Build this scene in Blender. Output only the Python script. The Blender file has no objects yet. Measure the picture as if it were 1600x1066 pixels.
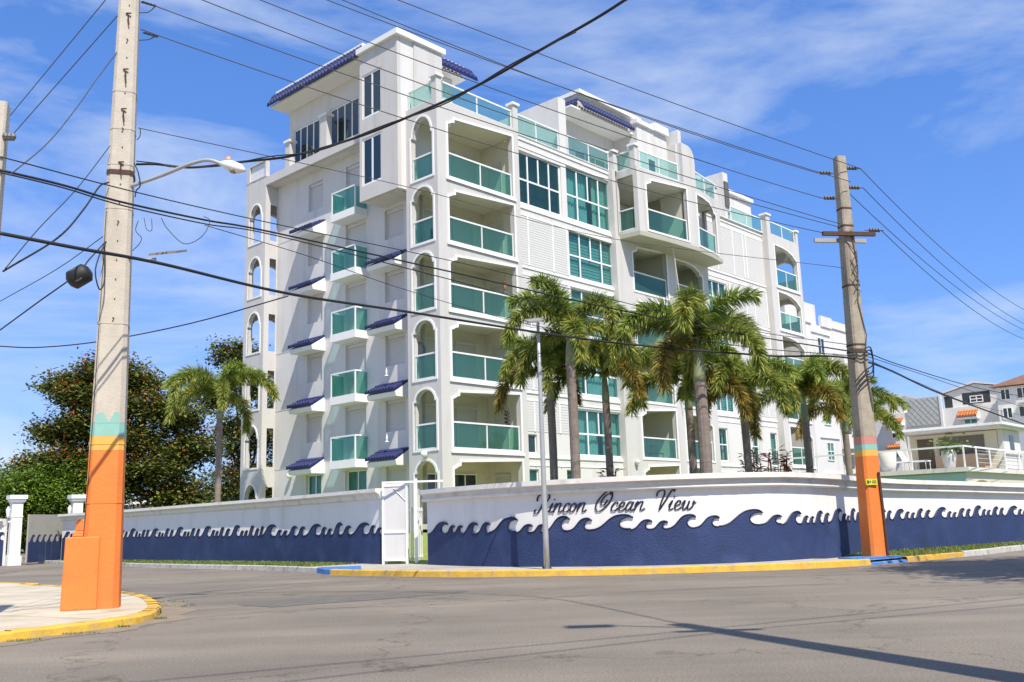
import bpy, bmesh, math, random
from mathutils import Vector, Matrix
from mathutils.geometry import tessellate_polygon
random.seed(11)
sc = bpy.context.scene
COL = sc.collection
# ------------------------------------------------------------------ camera
F_PX, PITCH, ROLL, YAW = 1490.45, math.radians(10.866), math.radians(1.81), math.radians(47.344)
cam = bpy.data.objects.new('camera', bpy.data.cameras.new('camera')); COL.objects.link(cam)
r0 = Vector((1, 0, 0)); u0 = Vector((0, -math.sin(PITCH), math.cos(PITCH))); fw = Vector((0, math.cos(PITCH), math.sin(PITCH)))
rr = r0 * math.cos(ROLL) - u0 * math.sin(ROLL); uu = u0 * math.cos(ROLL) + r0 * math.sin(ROLL)
m = Matrix((rr, uu, -fw)).transposed().to_4x4(); m.translation = Vector((0, 0, 1.3))
cam.matrix_world = m
cam.data.sensor_width = 36; cam.data.lens = F_PX / 1600 * 36; cam.data.clip_end = 5000; cam.data.clip_start = 0.05
sc.camera = cam
# ------------------------------------------------------------------ world and sun
SUN_EL = math.radians(54.5); SUN_DIR = Vector((0.375, -0.927, 0)).normalized()
w = bpy.data.worlds.new('World'); sc.world = w; w.use_nodes = True
nt = w.node_tree; nt.nodes.clear()
def N(tree, typ, **kw):
    n = tree.nodes.new(typ)
    for k, v in kw.items(): setattr(n, k, v)
    return n
def L(tree, a, b): tree.links.new(a, b)
out = N(nt, 'ShaderNodeOutputWorld'); bg = N(nt, 'ShaderNodeBackground')
sky = N(nt, 'ShaderNodeTexSky', sky_type='NISHITA'); sky.sun_disc = False
sky.sun_elevation = SUN_EL; sky.sun_rotation = math.atan2(SUN_DIR.x, SUN_DIR.y)
sky.altitude = 50; sky.air_density = 1.0; sky.dust_density = 0.25; sky.ozone_density = 2.2
hs = N(nt, 'ShaderNodeHueSaturation'); hs.inputs['Saturation'].default_value = 1.18; hs.inputs['Value'].default_value = 1.0
tn = N(nt, 'ShaderNodeMixRGB', blend_type='MULTIPLY'); tn.inputs[0].default_value = 1; tn.inputs[2].default_value = (0.97, 1.0, 1.25, 1); L(nt, sky.outputs[0], tn.inputs[1]); L(nt, tn.outputs[0], hs.inputs['Color']); gm = N(nt, 'ShaderNodeGamma'); gm.inputs[1].default_value = 0.6; L(nt, hs.outputs[0], gm.inputs[0]); t2 = N(nt, 'ShaderNodeMixRGB', blend_type='MULTIPLY'); t2.inputs[0].default_value = 1; t2.inputs[2].default_value = (0.90, 1.2, 1.72, 1); L(nt, gm.outputs[0], t2.inputs[1])
tc = N(nt, 'ShaderNodeTexCoord'); mp = N(nt, 'ShaderNodeMapping'); mp.inputs['Scale'].default_value = (0.9, 0.8, 3.0)
mp.inputs['Location'].default_value = (0.35, 0.1, 0.15); mp.inputs['Rotation'].default_value = (0.0, 0.28, 0.0)
L(nt, tc.outputs['Generated'], mp.inputs[0])
nz = N(nt, 'ShaderNodeTexNoise'); nz.inputs['Scale'].default_value = 2.1; nz.inputs['Detail'].default_value = 9; nz.inputs['Roughness'].default_value = 0.58; nz.inputs['Distortion'].default_value = 0.35
L(nt, mp.outputs[0], nz.inputs['Vector'])
cr = N(nt, 'ShaderNodeValToRGB'); cr.color_ramp.elements[0].position = 0.43; cr.color_ramp.elements[1].position = 0.66
L(nt, nz.outputs['Fac'], cr.inputs[0])
cf = N(nt, 'ShaderNodeMath', operation='MULTIPLY'); cf.inputs[1].default_value = 0.8; L(nt, cr.outputs[0], cf.inputs[0])
mx = N(nt, 'ShaderNodeMixRGB'); L(nt, cf.outputs[0], mx.inputs[0]); L(nt, t2.outputs[0], mx.inputs[1]); mx.inputs[2].default_value = (4.2, 4.7, 5.4, 1)
L(nt, mx.outputs[0], bg.inputs[0]); bg.inputs[1].default_value = 0.14; L(nt, bg.outputs[0], out.inputs[0])
sun = bpy.data.objects.new('sun', bpy.data.lights.new('sun', 'SUN')); COL.objects.link(sun)
sun.data.energy = 4.8; sun.data.angle = math.radians(0.5); sun.data.color = (1.0, 0.93, 0.81)
sdir = Vector((SUN_DIR.x * math.cos(SUN_EL), SUN_DIR.y * math.cos(SUN_EL), math.sin(SUN_EL)))
sun.rotation_euler = sdir.to_track_quat('Z', 'Y').to_euler(); sun.location = (20, -30, 40)
vs = sc.view_settings; vs.view_transform = 'Standard'; vs.look = 'None'; vs.exposure = 0.42; vs.gamma = 1; vs.use_curve_mapping = False
sc.render.resolution_x = 1024; sc.render.resolution_y = 682
try:
    sc.cycles.transparent_max_bounces = 24; sc.cycles.max_bounces = 8
except Exception: pass
# ------------------------------------------------------------------ materials
MT = {}
def mat(name, col, rough=0.8, var=0.0, scale=3.0, col2=None, bump=0.0, bscale=40.0, metal=0.0, spec=0.5, dirt=None, coat=0):
    if name in MT: return MT[name]
    M = bpy.data.materials.new(name); M.use_nodes = True; t = M.node_tree; b = t.nodes['Principled BSDF']
    b.inputs['Roughness'].default_value = rough; b.inputs['Metallic'].default_value = metal
    b.inputs['Specular IOR Level'].default_value = spec
    b.inputs['Coat Weight'].default_value = coat
    c = (*col, 1); b.inputs['Base Color'].default_value = c
    if var or col2 or dirt or bump:
        co = N(t, 'ShaderNodeTexCoord')
    if var or col2:
        n = N(t, 'ShaderNodeTexNoise'); n.inputs['Scale'].default_value = scale; n.inputs['Detail'].default_value = 8; n.inputs['Roughness'].default_value = 0.62
        L(t, co.outputs['Object'], n.inputs['Vector'])
        rp = N(t, 'ShaderNodeValToRGB'); rp.color_ramp.elements[0].position = 0.3; rp.color_ramp.elements[1].position = 0.7
        c2 = col2 or tuple(x * (1 - var) for x in col)
        rp.color_ramp.elements[0].color = (*c2, 1); rp.color_ramp.elements[1].color = c
        L(t, n.outputs['Fac'], rp.inputs[0]); src = rp.outputs[0]
        if dirt:
            n2 = N(t, 'ShaderNodeTexNoise'); n2.inputs['Scale'].default_value = dirt[1]; n2.inputs['Detail'].default_value = 6
            m2 = N(t, 'ShaderNodeMapping'); m2.inputs['Scale'].default_value = (1, 1, dirt[2] if len(dirt) > 2 else 1)
            L(t, co.outputs['Object'], m2.inputs[0]); L(t, m2.outputs[0], n2.inputs['Vector'])
            r2 = N(t, 'ShaderNodeValToRGB'); r2.color_ramp.elements[0].position = 0.52; r2.color_ramp.elements[1].position = 0.78
            L(t, n2.outputs['Fac'], r2.inputs[0])
            mm = N(t, 'ShaderNodeMixRGB', blend_type='MIX'); L(t, r2.outputs[0], mm.inputs[0]); L(t, src, mm.inputs[1]); mm.inputs[2].default_value = (*dirt[0], 1)
            src = mm.outputs[0]
        L(t, src, b.inputs['Base Color'])
    if bump:
        n3 = N(t, 'ShaderNodeTexNoise'); n3.inputs['Scale'].default_value = bscale; n3.inputs['Detail'].default_value = 5
        L(t, co.outputs['Object'], n3.inputs['Vector'])
        bp = N(t, 'ShaderNodeBump'); bp.inputs['Strength'].default_value = bump; bp.inputs['Distance'].default_value = 0.02
        L(t, n3.outputs['Fac'], bp.inputs['Height']); L(t, bp.outputs[0], b.inputs['Normal'])
    MT[name] = M; return M
grey = mat('grey_stucco', (0.58, 0.56, 0.54), 0.9, 0.06, 0.7, dirt=((0.47, 0.45, 0.42), 1.8, 0.12), bump=0.25, bscale=60)
white = mat('white_stucco', (0.66, 0.645, 0.625), 0.85, 0.05, 0.6, dirt=((0.54, 0.52, 0.49), 1.7, 0.12), bump=0.2, bscale=50)
trim = mat('white_trim', (0.82, 0.815, 0.80), 0.6, 0.04, 2)
cream = mat('cream_wall', (0.66, 0.62, 0.50), 0.85, 0.05, 1)
shut = mat('shutter_beige', (0.55, 0.53, 0.46), 0.6, 0.03, 1)
whiteshut = mat('shutter_white', (0.62, 0.61, 0.60), 0.6, 0.03, 1)
alu = mat('white_aluminium', (0.80, 0.80, 0.79), 0.35, 0.03, 2)
dark = mat('dark_interior', (0.035, 0.04, 0.045), 0.9)
room = mat('room_beige', (0.42, 0.39, 0.33), 0.9, 0.05, 1)
blind = mat('blind_fabric', (0.75, 0.77, 0.75), 0.8, 0.1, 2)
tileb = mat('blue_glazed_tile', (0.010, 0.018, 0.12), 0.5, 0.3, 6, spec=0.6)
tileo = mat('orange_clay_tile', (0.62, 0.22, 0.07), 0.7, 0.35, 8)
navy = mat('navy_stucco', (0.021, 0.043, 0.135), 0.75, 0.3, 1.6, dirt=((0.036, 0.062, 0.165), 1.1), bump=1.0, bscale=26)
navyd = mat('dark_navy', (0.012, 0.016, 0.05), 0.5, 0.2, 5)
wallw = mat('wall_white', (0.80, 0.78, 0.745), 0.85, 0.05, 0.8, dirt=((0.66, 0.635, 0.59), 1.4, 0.25), bump=0.15, bscale=40)
coping = mat('coping_beige', (0.80, 0.77, 0.71), 0.85, 0.08, 2, dirt=((0.58, 0.54, 0.47), 2.6, 1), bump=0.2)
conc = mat('pole_concrete', (0.56, 0.50, 0.41), 0.85, 0.16, 5, dirt=((0.40, 0.35, 0.28), 2.5, 0.3), bump=0.3, bscale=30)
conc2 = mat('old_pole_concrete', (0.42, 0.36, 0.28), 0.9, 0.28, 4, dirt=((0.16, 0.12, 0.08), 3, 0.2), bump=0.5, bscale=20)
orange = mat('orange_paint', (0.80, 0.21, 0.035), 0.6, 0.1, 2, dirt=((0.62, 0.16, 0.04), 2.4, 0.5), bump=0.3, bscale=14)
yellowp = mat('yellow_paint', (0.80, 0.42, 0.08), 0.6, 0.1, 3)
teal = mat('teal_paint', (0.26, 0.50, 0.42), 0.6, 0.12, 3)
pinkp = mat('pink_paint', (0.58, 0.25, 0.20), 0.6, 0.12, 3)
kerby = mat('kerb_yellow', (0.70, 0.42, 0.05), 0.75, 0.25, 4, dirt=((0.30, 0.25, 0.16), 3.2), bump=0.4, bscale=20)
kerbw = mat('kerb_grey', (0.50, 0.48, 0.44), 0.85, 0.25, 5, dirt=((0.14, 0.13, 0.11), 3.5), bump=0.5, bscale=20)
kerbb = mat('ramp_blue', (0.05, 0.19, 0.50), 0.7, 0.25, 5, dirt=((0.25, 0.28, 0.32), 5))
walkm = mat('sidewalk_concrete', (0.46, 0.43, 0.375), 0.9, 0.22, 1.3, dirt=((0.26, 0.235, 0.19), 2.0), bump=0.3, bscale=18)
black = mat('black_cable', (0.012, 0.012, 0.013), 0.6)
wirem = mat('grey_wire', (0.06, 0.058, 0.055), 0.6)
steel = mat('galvanised_steel', (0.48, 0.48, 0.47), 0.45, 0.12, 6, metal=0.4)
rust = mat('rusty_steel', (0.10, 0.05, 0.035), 0.8, 0.4, 8)
barkp = mat('palm_bark', (0.26, 0.21, 0.18), 0.9, 0.35, 5, bump=0.5, bscale=25)
barkd = mat('tree_bark', (0.13, 0.10, 0.075), 0.95, 0.4, 5, bump=0.6, bscale=10)
shaft = mat('palm_crownshaft', (0.26, 0.29, 0.16), 0.55, 0.3, 3)
winddark = mat('dark_glass', (0.015, 0.03, 0.032), 0.06, spec=0.8)
lampw = mat('lamp_white', (0.80, 0.78, 0.74), 0.4)
lampdark = mat('lamp_dark', (0.12, 0.11, 0.10), 0.5)
dirtm = mat('bare_dirt', (0.26, 0.21, 0.15), 0.95, 0.3, 3, bump=0.4)
def glassmat(name, tint, gloss=(0.85, 0.95, 0.95), op=0.0, opcol=(0.1, 0.3, 0.28)):
    M = bpy.data.materials.new(name); M.use_nodes = True; t = M.node_tree; t.nodes.clear()
    o = N(t, 'ShaderNodeOutputMaterial'); tr = N(t, 'ShaderNodeBsdfTransparent'); tr.inputs[0].default_value = (*tint, 1)
    g = N(t, 'ShaderNodeBsdfGlossy'); g.inputs[0].default_value = (*gloss, 1); g.inputs[1].default_value = 0.02
    f = N(t, 'ShaderNodeFresnel'); f.inputs[0].default_value = 1.5; ge = N(t, 'ShaderNodeNewGeometry'); iv = N(t, 'ShaderNodeMath', operation='SUBTRACT'); iv.inputs[0].default_value = 1.0; L(t, ge.outputs['Backfacing'], iv.inputs[1]); fm = N(t, 'ShaderNodeMath', operation='MULTIPLY'); L(t, f.outputs[0], fm.inputs[0]); L(t, iv.outputs[0], fm.inputs[1])
    m1 = N(t, 'ShaderNodeMixShader'); L(t, fm.outputs[0], m1.inputs[0]); L(t, tr.outputs[0], m1.inputs[1]); L(t, g.outputs[0], m1.inputs[2])
    if op:
        d = N(t, 'ShaderNodeBsdfDiffuse'); d.inputs[0].default_value = (*opcol, 1)
        m2 = N(t, 'ShaderNodeMixShader'); m2.inputs[0].default_value = op; L(t, m1.outputs[0], m2.inputs[1]); L(t, d.outputs[0], m2.inputs[2]); L(t, m2.outputs[0], o.inputs[0])
    else: L(t, m1.outputs[0], o.inputs[0])
    MT[name] = M; return M
gl_bal = glassmat('green_balustrade_glass', (0.56, 0.80, 0.74), op=0.09, opcol=(0.15, 0.40, 0.36))
gl_win = glassmat('green_window_glass', (0.58, 0.78, 0.765), op=0.07, opcol=(0.10, 0.28, 0.28))
gl_par = glassmat('pale_parapet_glass', (0.72, 0.89, 0.85), op=0.12, opcol=(0.30, 0.52, 0.48))
def leafmat(name, c1, c2, c3=None, scale=1.5, trans=0.35, rough=0.5):
    M = bpy.data.materials.new(name); M.use_nodes = True; t = M.node_tree; t.nodes.clear()
    o = N(t, 'ShaderNodeOutputMaterial'); co = N(t, 'ShaderNodeTexCoord')
    n = N(t, 'ShaderNodeTexNoise'); n.inputs['Scale'].default_value = scale; n.inputs['Detail'].default_value = 4
    L(t, co.outputs['Object'], n.inputs['Vector'])
    n2 = N(t, 'ShaderNodeTexWhiteNoise'); g = N(t, 'ShaderNodeNewGeometry'); L(t, g.outputs['Random Per Island'], n2.inputs['Vector'])
    ad = N(t, 'ShaderNodeMath', operation='MULTIPLY_ADD'); L(t, g.outputs['Random Per Island'], ad.inputs[0]); ad.inputs[1].default_value = 0.5
    mu = N(t, 'ShaderNodeMath', operation='MULTIPLY'); L(t, n.outputs['Fac'], mu.inputs[0]); mu.inputs[1].default_value = 0.55
    L(t, mu.outputs[0], ad.inputs[2])
    rp = N(t, 'ShaderNodeValToRGB'); e = rp.color_ramp.elements; e[0].position = 0.2; e[0].color = (*c1, 1); e[1].position = 0.62; e[1].color = (*c2, 1)
    if c3: x = e.new(0.78); x.color = (*c3, 1)
    L(t, ad.outputs[0], rp.inputs[0])
    p = N(t, 'ShaderNodeBsdfPrincipled'); p.inputs['Roughness'].default_value = rough; p.inputs['Specular IOR Level'].default_value = 0.35
    L(t, rp.outputs[0], p.inputs['Base Color'])
    tl = N(t, 'ShaderNodeBsdfTranslucent'); L(t, rp.outputs[0], tl.inputs[0])
    m1 = N(t, 'ShaderNodeMixShader'); m1.inputs[0].default_value = trans; L(t, p.outputs[0], m1.inputs[1]); L(t, tl.outputs[0], m1.inputs[2]); L(t, m1.outputs[0], o.inputs[0])
    MT[name] = M; return M
lf_palm = leafmat('palm_leaf', (0.06, 0.095, 0.018), (0.26, 0.33, 0.06), (0.56, 0.50, 0.12))
lf_palm2 = leafmat('palm_leaf_fresh', (0.06, 0.11, 0.018), (0.27, 0.36, 0.06), (0.50, 0.54, 0.12))
lf_palmy = leafmat('palm_leaf_old', (0.09, 0.08, 0.02), (0.27, 0.23, 0.045), (0.52, 0.34, 0.07))
lf_tulip = leafmat('tulip_tree_leaf', (0.035, 0.055, 0.014), (0.15, 0.18, 0.035), (0.30, 0.29, 0.06), trans=0.25)
lf_bush = leafmat('bush_leaf', (0.04, 0.08, 0.01), (0.16, 0.26, 0.03), (0.30, 0.42, 0.06), trans=0.3)
lf_far = leafmat('far_leaf', (0.03, 0.05, 0.018), (0.08, 0.11, 0.03), (0.15, 0.17, 0.05), trans=0.25)
lf_ti = leafmat('ti_leaf', (0.06, 0.012, 0.018), (0.20, 0.03, 0.045), (0.38, 0.12, 0.12), trans=0.3)
flo = leafmat('tulip_flower', (0.25, 0.05, 0.02), (0.55, 0.12, 0.04), (0.70, 0.22, 0.06), trans=0.2)
grassm = leafmat('grass_blade', (0.06, 0.10, 0.015), (0.20, 0.26, 0.05), (0.38, 0.36, 0.12))
lawnm = mat('lawn', (0.15, 0.20, 0.05), 0.95, 0.4, 2.5, dirt=((0.26, 0.23, 0.11), 1.6), bump=0.6, bscale=60)
# asphalt with speckle, patches, tyre polish and cracks
def asphalt():
    M = bpy.data.materials.new('asphalt'); M.use_nodes = True; t = M.node_tree; b = t.nodes['Principled BSDF']; b.inputs['Roughness'].default_value = 0.85
    co = N(t, 'ShaderNodeTexCoord')
    def noise(s, d=6, mapscale=None, rough=0.6):
        n = N(t, 'ShaderNodeTexNoise'); n.inputs['Scale'].default_value = s; n.inputs['Detail'].default_value = d; n.inputs['Roughness'].default_value = rough
        if mapscale:
            mm = N(t, 'ShaderNodeMapping'); mm.inputs['Scale'].default_value = mapscale; mm.inputs['Rotation'].default_value = (0, 0, -0.25); L(t, co.outputs['Object'], mm.inputs[0]); L(t, mm.outputs[0], n.inputs['Vector'])
        else: L(t, co.outputs['Object'], n.inputs['Vector'])
        return n
    def ramp(src, p0, c0, p1, c1):
        r = N(t, 'ShaderNodeValToRGB'); r.color_ramp.elements[0].position = p0; r.color_ramp.elements[1].position = p1
        r.color_ramp.elements[0].color = (*c0, 1); r.color_ramp.elements[1].color = (*c1, 1); L(t, src, r.inputs[0]); return r
    base = ramp(noise(0.22, 7).outputs['Fac'], 0.35, (0.155, 0.135, 0.108), 0.68, (0.232, 0.202, 0.163))
    streak = ramp(noise(0.5, 5, (0.18, 1.6, 1)).outputs['Fac'], 0.35, (0.82, 0.82, 0.82), 0.7, (1.12, 1.11, 1.1))
    sp = ramp(noise(38, 6, None, 0.85).outputs['Fac'], 0.34, (0.45, 0.45, 0.45), 0.66, (1.6, 1.56, 1.5))
    m1 = N(t, 'ShaderNodeMixRGB', blend_type='MULTIPLY'); m1.inputs[0].default_value = 1; L(t, base.outputs[0], m1.inputs[1]); L(t, streak.outputs[0], m1.inputs[2])
    m2 = N(t, 'ShaderNodeMixRGB', blend_type='MULTIPLY'); m2.inputs[0].default_value = 1; L(t, m1.outputs[0], m2.inputs[1]); L(t, sp.outputs[0], m2.inputs[2])
    vo = N(t, 'ShaderNodeTexVoronoi', feature='DISTANCE_TO_EDGE'); vo.inputs['Scale'].default_value = 0.16
    dn = noise(1.3, 5); vm = N(t, 'ShaderNodeVectorMath', operation='MULTIPLY_ADD'); L(t, dn.outputs['Color'], vm.inputs[0]); vm.inputs[1].default_value = (2.2, 2.2, 0); L(t, co.outputs['Object'], vm.inputs[2]); L(t, vm.outputs[0], vo.inputs['Vector'])
    ck = ramp(vo.outputs['Distance'], 0.0, (0.45, 0.43, 0.4), 0.006, (1, 1, 1))
    m3 = N(t, 'ShaderNodeMixRGB', blend_type='MULTIPLY'); m3.inputs[0].default_value = 0.8; L(t, m2.outputs[0], m3.inputs[1]); L(t, ck.outputs[0], m3.inputs[2])
    L(t, m3.outputs[0], b.inputs['Base Color'])
    bp = N(t, 'ShaderNodeBump'); bp.inputs['Strength'].default_value = 0.5; bp.inputs['Distance'].default_value = 0.01; L(t, noise(70, 3).outputs['Fac'], bp.inputs['Height']); L(t, bp.outputs[0], b.inputs['Normal'])
    return M
asph = asphalt()
sidm = mat('siding_paint', (0.60, 0.59, 0.575), 0.8, 0.05, 0.8)
diam = mat('lattice_grey', (0.42, 0.43, 0.42), 0.8, 0.1, 2)
paleblue = mat('pool_wall_pale_blue', (0.40, 0.60, 0.58), 0.6, 0.1, 1)
# ------------------------------------------------------------------ mesh helpers
class MB:
    def __init__(s): s.v = []; s.f = []; s.mi = []; s.smooth = False; s.closed = True
    def add(s, vs, fs):
        o = len(s.v); s.v += [tuple(x) for x in vs]; s.f += [tuple(i + o for i in f) for f in fs]
    def box(s, x0, x1, y0, y1, z0, z1):
        s.add([(x0, y0, z0), (x1, y0, z0), (x1, y1, z0), (x0, y1, z0), (x0, y0, z1), (x1, y0, z1), (x1, y1, z1), (x0, y1, z1)],
              [(0, 3, 2, 1), (4, 5, 6, 7), (0, 1, 5, 4), (1, 2, 6, 5), (2, 3, 7, 6), (3, 0, 4, 7)]); return s
    def prism(s, poly, f0, f1):
        n = len(poly); a = [f0(p) for p in poly]; b = [f1(p) for p in poly]
        tr = tessellate_polygon([[Vector((p[0], p[1], 0)) for p in poly]])
        s.add(a + b, [tuple(x) for x in tr] + [tuple(i + n for i in reversed(x)) for x in tr] + [(i, (i + 1) % n, (i + 1) % n + n, i + n) for i in range(n)]); return s
    def tube(s, pts, r, n=6, cap=True):
        pts = [Vector(p) for p in pts]; rs = r if isinstance(r, (list, tuple)) else [r] * len(pts)
        o = len(s.v); up = Vector((0, 0, 1))
        for i, p in enumerate(pts):
            t = (pts[min(i + 1, len(pts) - 1)] - pts[max(i - 1, 0)]).normalized()
            a = t.cross(up)
            if a.length < 0.05: a = t.cross(Vector((1, 0, 0)))
            a.normalize(); b = a.cross(t)
            for k in range(n):
                an = 2 * math.pi * k / n; s.v.append(tuple(p + (a * math.cos(an) + b * math.sin(an)) * rs[i]))
        for i in range(len(pts) - 1):
            for k in range(n):
                s.f.append((o + i * n + k, o + i * n + (k + 1) % n, o + (i + 1) * n + (k + 1) % n, o + (i + 1) * n + k))
        if cap:
            s.f.append(tuple(o + k for k in reversed(range(n)))); e = o + (len(pts) - 1) * n; s.f.append(tuple(e + k for k in range(n)))
        return s
    def lathe(s, prof, c=(0, 0, 0), n=16):
        o = len(s.v)
        for r, z in prof:
            for k in range(n):
                a = 2 * math.pi * k / n; s.v.append((c[0] + r * math.cos(a), c[1] + r * math.sin(a), c[2] + z))
        for i in range(len(prof) - 1):
            for k in range(n): s.f.append((o + i * n + k, o + i * n + (k + 1) % n, o + (i + 1) * n + (k + 1) % n, o + (i + 1) * n + k))
        s.f.append(tuple(o + k for k in reversed(range(n)))); e = o + (len(prof) - 1) * n; s.f.append(tuple(e + k for k in range(n)))
        return s
    def frustum(s, cx, cy, z0, z1, w0, w1, rot=0, ch=0.0, cx1=None, cy1=None):
        cx1 = cx if cx1 is None else cx1; cy1 = cy if cy1 is None else cy1
        def ring(x, y, z, w):
            h = w / 2; c = ch * w
            ps = [(-h + c, -h), (h - c, -h), (h, -h + c), (h, h - c), (h - c, h), (-h + c, h), (-h, h - c), (-h, -h + c)] if c else [(-h, -h), (h, -h), (h, h), (-h, h)]
            return [(x + a * math.cos(rot) - b * math.sin(rot), y + a * math.sin(rot) + b * math.cos(rot), z) for a, b in ps]
        A = ring(cx, cy, z0, w0); B = ring(cx1, cy1, z1, w1); n = len(A)
        s.add(A + B, [tuple(reversed(range(n))), tuple(range(n, 2 * n))] + [(i, (i + 1) % n, (i + 1) % n + n, i + n) for i in range(n)]); return s
    def build(s, name, material, parent=None, recalc=True, smooth=False, bevel=0):
        me = bpy.data.meshes.new(name); me.from_pydata(s.v, [], s.f)
        if recalc:
            bm = bmesh.new(); bm.from_mesh(me); bmesh.ops.recalc_face_normals(bm, faces=bm.faces); bm.to_mesh(me); bm.free()
        if isinstance(material, (list, tuple)):
            for q in material: me.materials.append(q)
        else: me.materials.append(material)
        if smooth: me.polygons.foreach_set('use_smooth', [True] * len(me.polygons))
        o = bpy.data.objects.new(name, me); COL.objects.link(o)
        if parent is not None: o.parent = parent
        if bevel:
            bv = o.modifiers.new('bevel', 'BEVEL'); bv.width = bevel; bv.segments = 2; bv.limit_method = 'ANGLE'
        return o
def tag(o, label=None, cat=None, group=None, kind=None):
    if label: o['label'] = label
    if cat: o['category'] = cat
    if group: o['group'] = group
    if kind: o['kind'] = kind
    return o
def thing(name, label, cat, loc=(0, 0, 0), rz=0, group=None):
    o = bpy.data.objects.new(name, None); COL.objects.link(o); o.location = loc; o.rotation_euler = (0, 0, rz); o.empty_display_size = 0.2
    return tag(o, label, cat, group)
def copy_tree(o, parent=None):
    c = o.copy(); COL.objects.link(c); c.parent = parent
    for ch in o.children: copy_tree(ch, c)
    return c
def share(o, name, parent, loc=(0, 0, 0), rot=(0, 0, 0), scale=(1, 1, 1)):
    c = bpy.data.objects.new(name, o.data if hasattr(o, 'data') else o); COL.objects.link(c); c.parent = parent; c.location = loc; c.rotation_euler = rot; c.scale = scale; return c
def smoothpts(pts, k=6):
    P = [Vector(p) for p in pts]; P = [P[0] * 2 - P[1]] + P + [P[-1] * 2 - P[-2]]; o = []
    for i in range(1, len(P) - 2):
        for j in range(k):
            t = j / k; a, b, c, d = P[i - 1:i + 3]
            o.append(0.5 * ((2 * b) + (c - a) * t + (2 * a - 5 * b + 4 * c - d) * t * t + (3 * b - a - 3 * c + d) * t ** 3))
    o.append(P[-2]); return o
# face mapping: a runs along the face, z is height, d goes inwards
class Face:
    def __init__(s, kind, off): s.k = kind; s.o = off
    def p(s, a, z, d=0.0): return (a, s.o + d, z) if s.k == 'v' else (s.o + d, a, z)
class Face2:   # face between two plan points; d goes inwards (to the left of p->q if flip)
    def __init__(s, p, q, a0=0.0):
        s.P = Vector((p[0], p[1])); t = Vector((q[0] - p[0], q[1] - p[1])); s.L = t.length; s.t = t / s.L; s.n = Vector((-s.t.y, s.t.x)); s.a0 = a0
    def p(s, a, z, d=0.0):
        q = s.P + s.t * (a - s.a0) + s.n * d; return (q.x, q.y, z)
def plate(mb, F, outer, holes=(), d0=0.0, d1=0.2):
    loops = [outer] + list(holes); flat = [p for l in loops for p in l]; n = len(flat)
    tr = tessellate_polygon([[Vector((p[0], p[1], 0)) for p in l] for l in loops])
    vs = [F.p(p[0], p[1], d0) for p in flat] + [F.p(p[0], p[1], d1) for p in flat]
    fs = [tuple(t) for t in tr] + [tuple(i + n for i in reversed(t)) for t in tr]; o = 0
    for l in loops:
        k = len(l); fs += [(o + i, o + (i + 1) % k, o + (i + 1) % k + n, o + i + n) for i in range(k)]; o += k
    mb.add(vs, fs); return mb
def rect(a0, a1, z0, z1): return [(a0, z0), (a1, z0), (a1, z1), (a0, z1)]
def fbox(mb, F, a0, a1, z0, z1, d0, d1): return plate(mb, F, rect(a0, a1, z0, z1), (), d0, d1)
def offset(poly, w):
    n = len(poly); area = sum(poly[i][0] * poly[(i + 1) % n][1] - poly[(i + 1) % n][0] * poly[i][1] for i in range(n)); sg = 1 if area > 0 else -1; o = []
    for i in range(n):
        p = Vector(poly[i]); a = (p - Vector(poly[i - 1])).normalized(); b = (Vector(poly[(i + 1) % n]) - p).normalized()
        na = Vector((a.y, -a.x)) * sg; nb = Vector((b.y, -b.x)) * sg; m_ = na + nb
        m_ = m_ / max(0.35, m_.dot(na)) if m_.length > 1e-4 else na
        if m_.length > 1.6: m_ = m_.normalized() * 1.6
        o.append(tuple(p + m_ * w))
    return o
def ring(name, F, poly, w, proud, parent, material=None, depth=0.06):
    mb = MB(); plate(mb, F, offset(poly, w), [poly], -proud, depth); return mb.build(name, material or trim, parent)
def arch(a0, a1, z0, zs, zt, n=10, shoulder=0.0):
    c = (a0 + a1) / 2; h = (a1 - a0) / 2 - shoulder; o = [(a0, z0), (a1, z0), (a1, zs)]
    if shoulder: o.append((a1 - shoulder, zs + 0.02))
    for i in range(1, n): an = math.pi * i / n; o.append((c + h * math.cos(an), zs + 0.02 + (zt - zs - 0.02) * math.sin(an)))
    if shoulder: o.append((a0 + shoulder, zs + 0.02))
    o.append((a0, zs)); return o
def stepped(a0, a1, z0, zl, zr):   # opening with a stepped left shoulder
    return [(a0, z0), (a1, z0), (a1, zr), (a0 + 0.42, zl), (a0 + 0.42, zl - 0.13), (a0 + 0.36, zl - 0.17), (a0 + 0.24, zl - 0.19), (a0 + 0.14, zl - 0.26), (a0 + 0.05, zl - 0.29), (a0, zl - 0.31)]
def railing(F, a0, a1, z0, h, n, parent, d=0.06, glass=None, ends=True, mat_=None):
    mb = MB(); fbox(mb, F, a0, a1, z0 + h - 0.07, z0 + h, d - 0.035, d + 0.035)
    r = mb.build('railing', mat_ or alu, parent); fbox(MB(), F, a0, a1, z0, z0 + 0.05, d - 0.02, d + 0.02).build('bottom_rail', mat_ or alu, r)
    for i in range(n + 1):
        if not ends and i in (0, n): continue
        a = a0 + (a1 - a0) * i / n; a = min(max(a, a0 + 0.03), a1 - 0.03)
        fbox(MB(), F, a - 0.025, a + 0.025, z0 + 0.052, z0 + h - 0.072, d - 0.022, d + 0.022).build('post', mat_ or alu, r)
    for i in range(n):
        b0 = a0 + (a1 - a0) * i / n + 0.06; b1 = a0 + (a1 - a0) * (i + 1) / n - 0.06
        fbox(MB(), F, b0, b1, z0 + 0.06, z0 + h - 0.08, d - 0.005, d + 0.005).build('glass_pane', glass or gl_bal, r)
    return r
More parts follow.
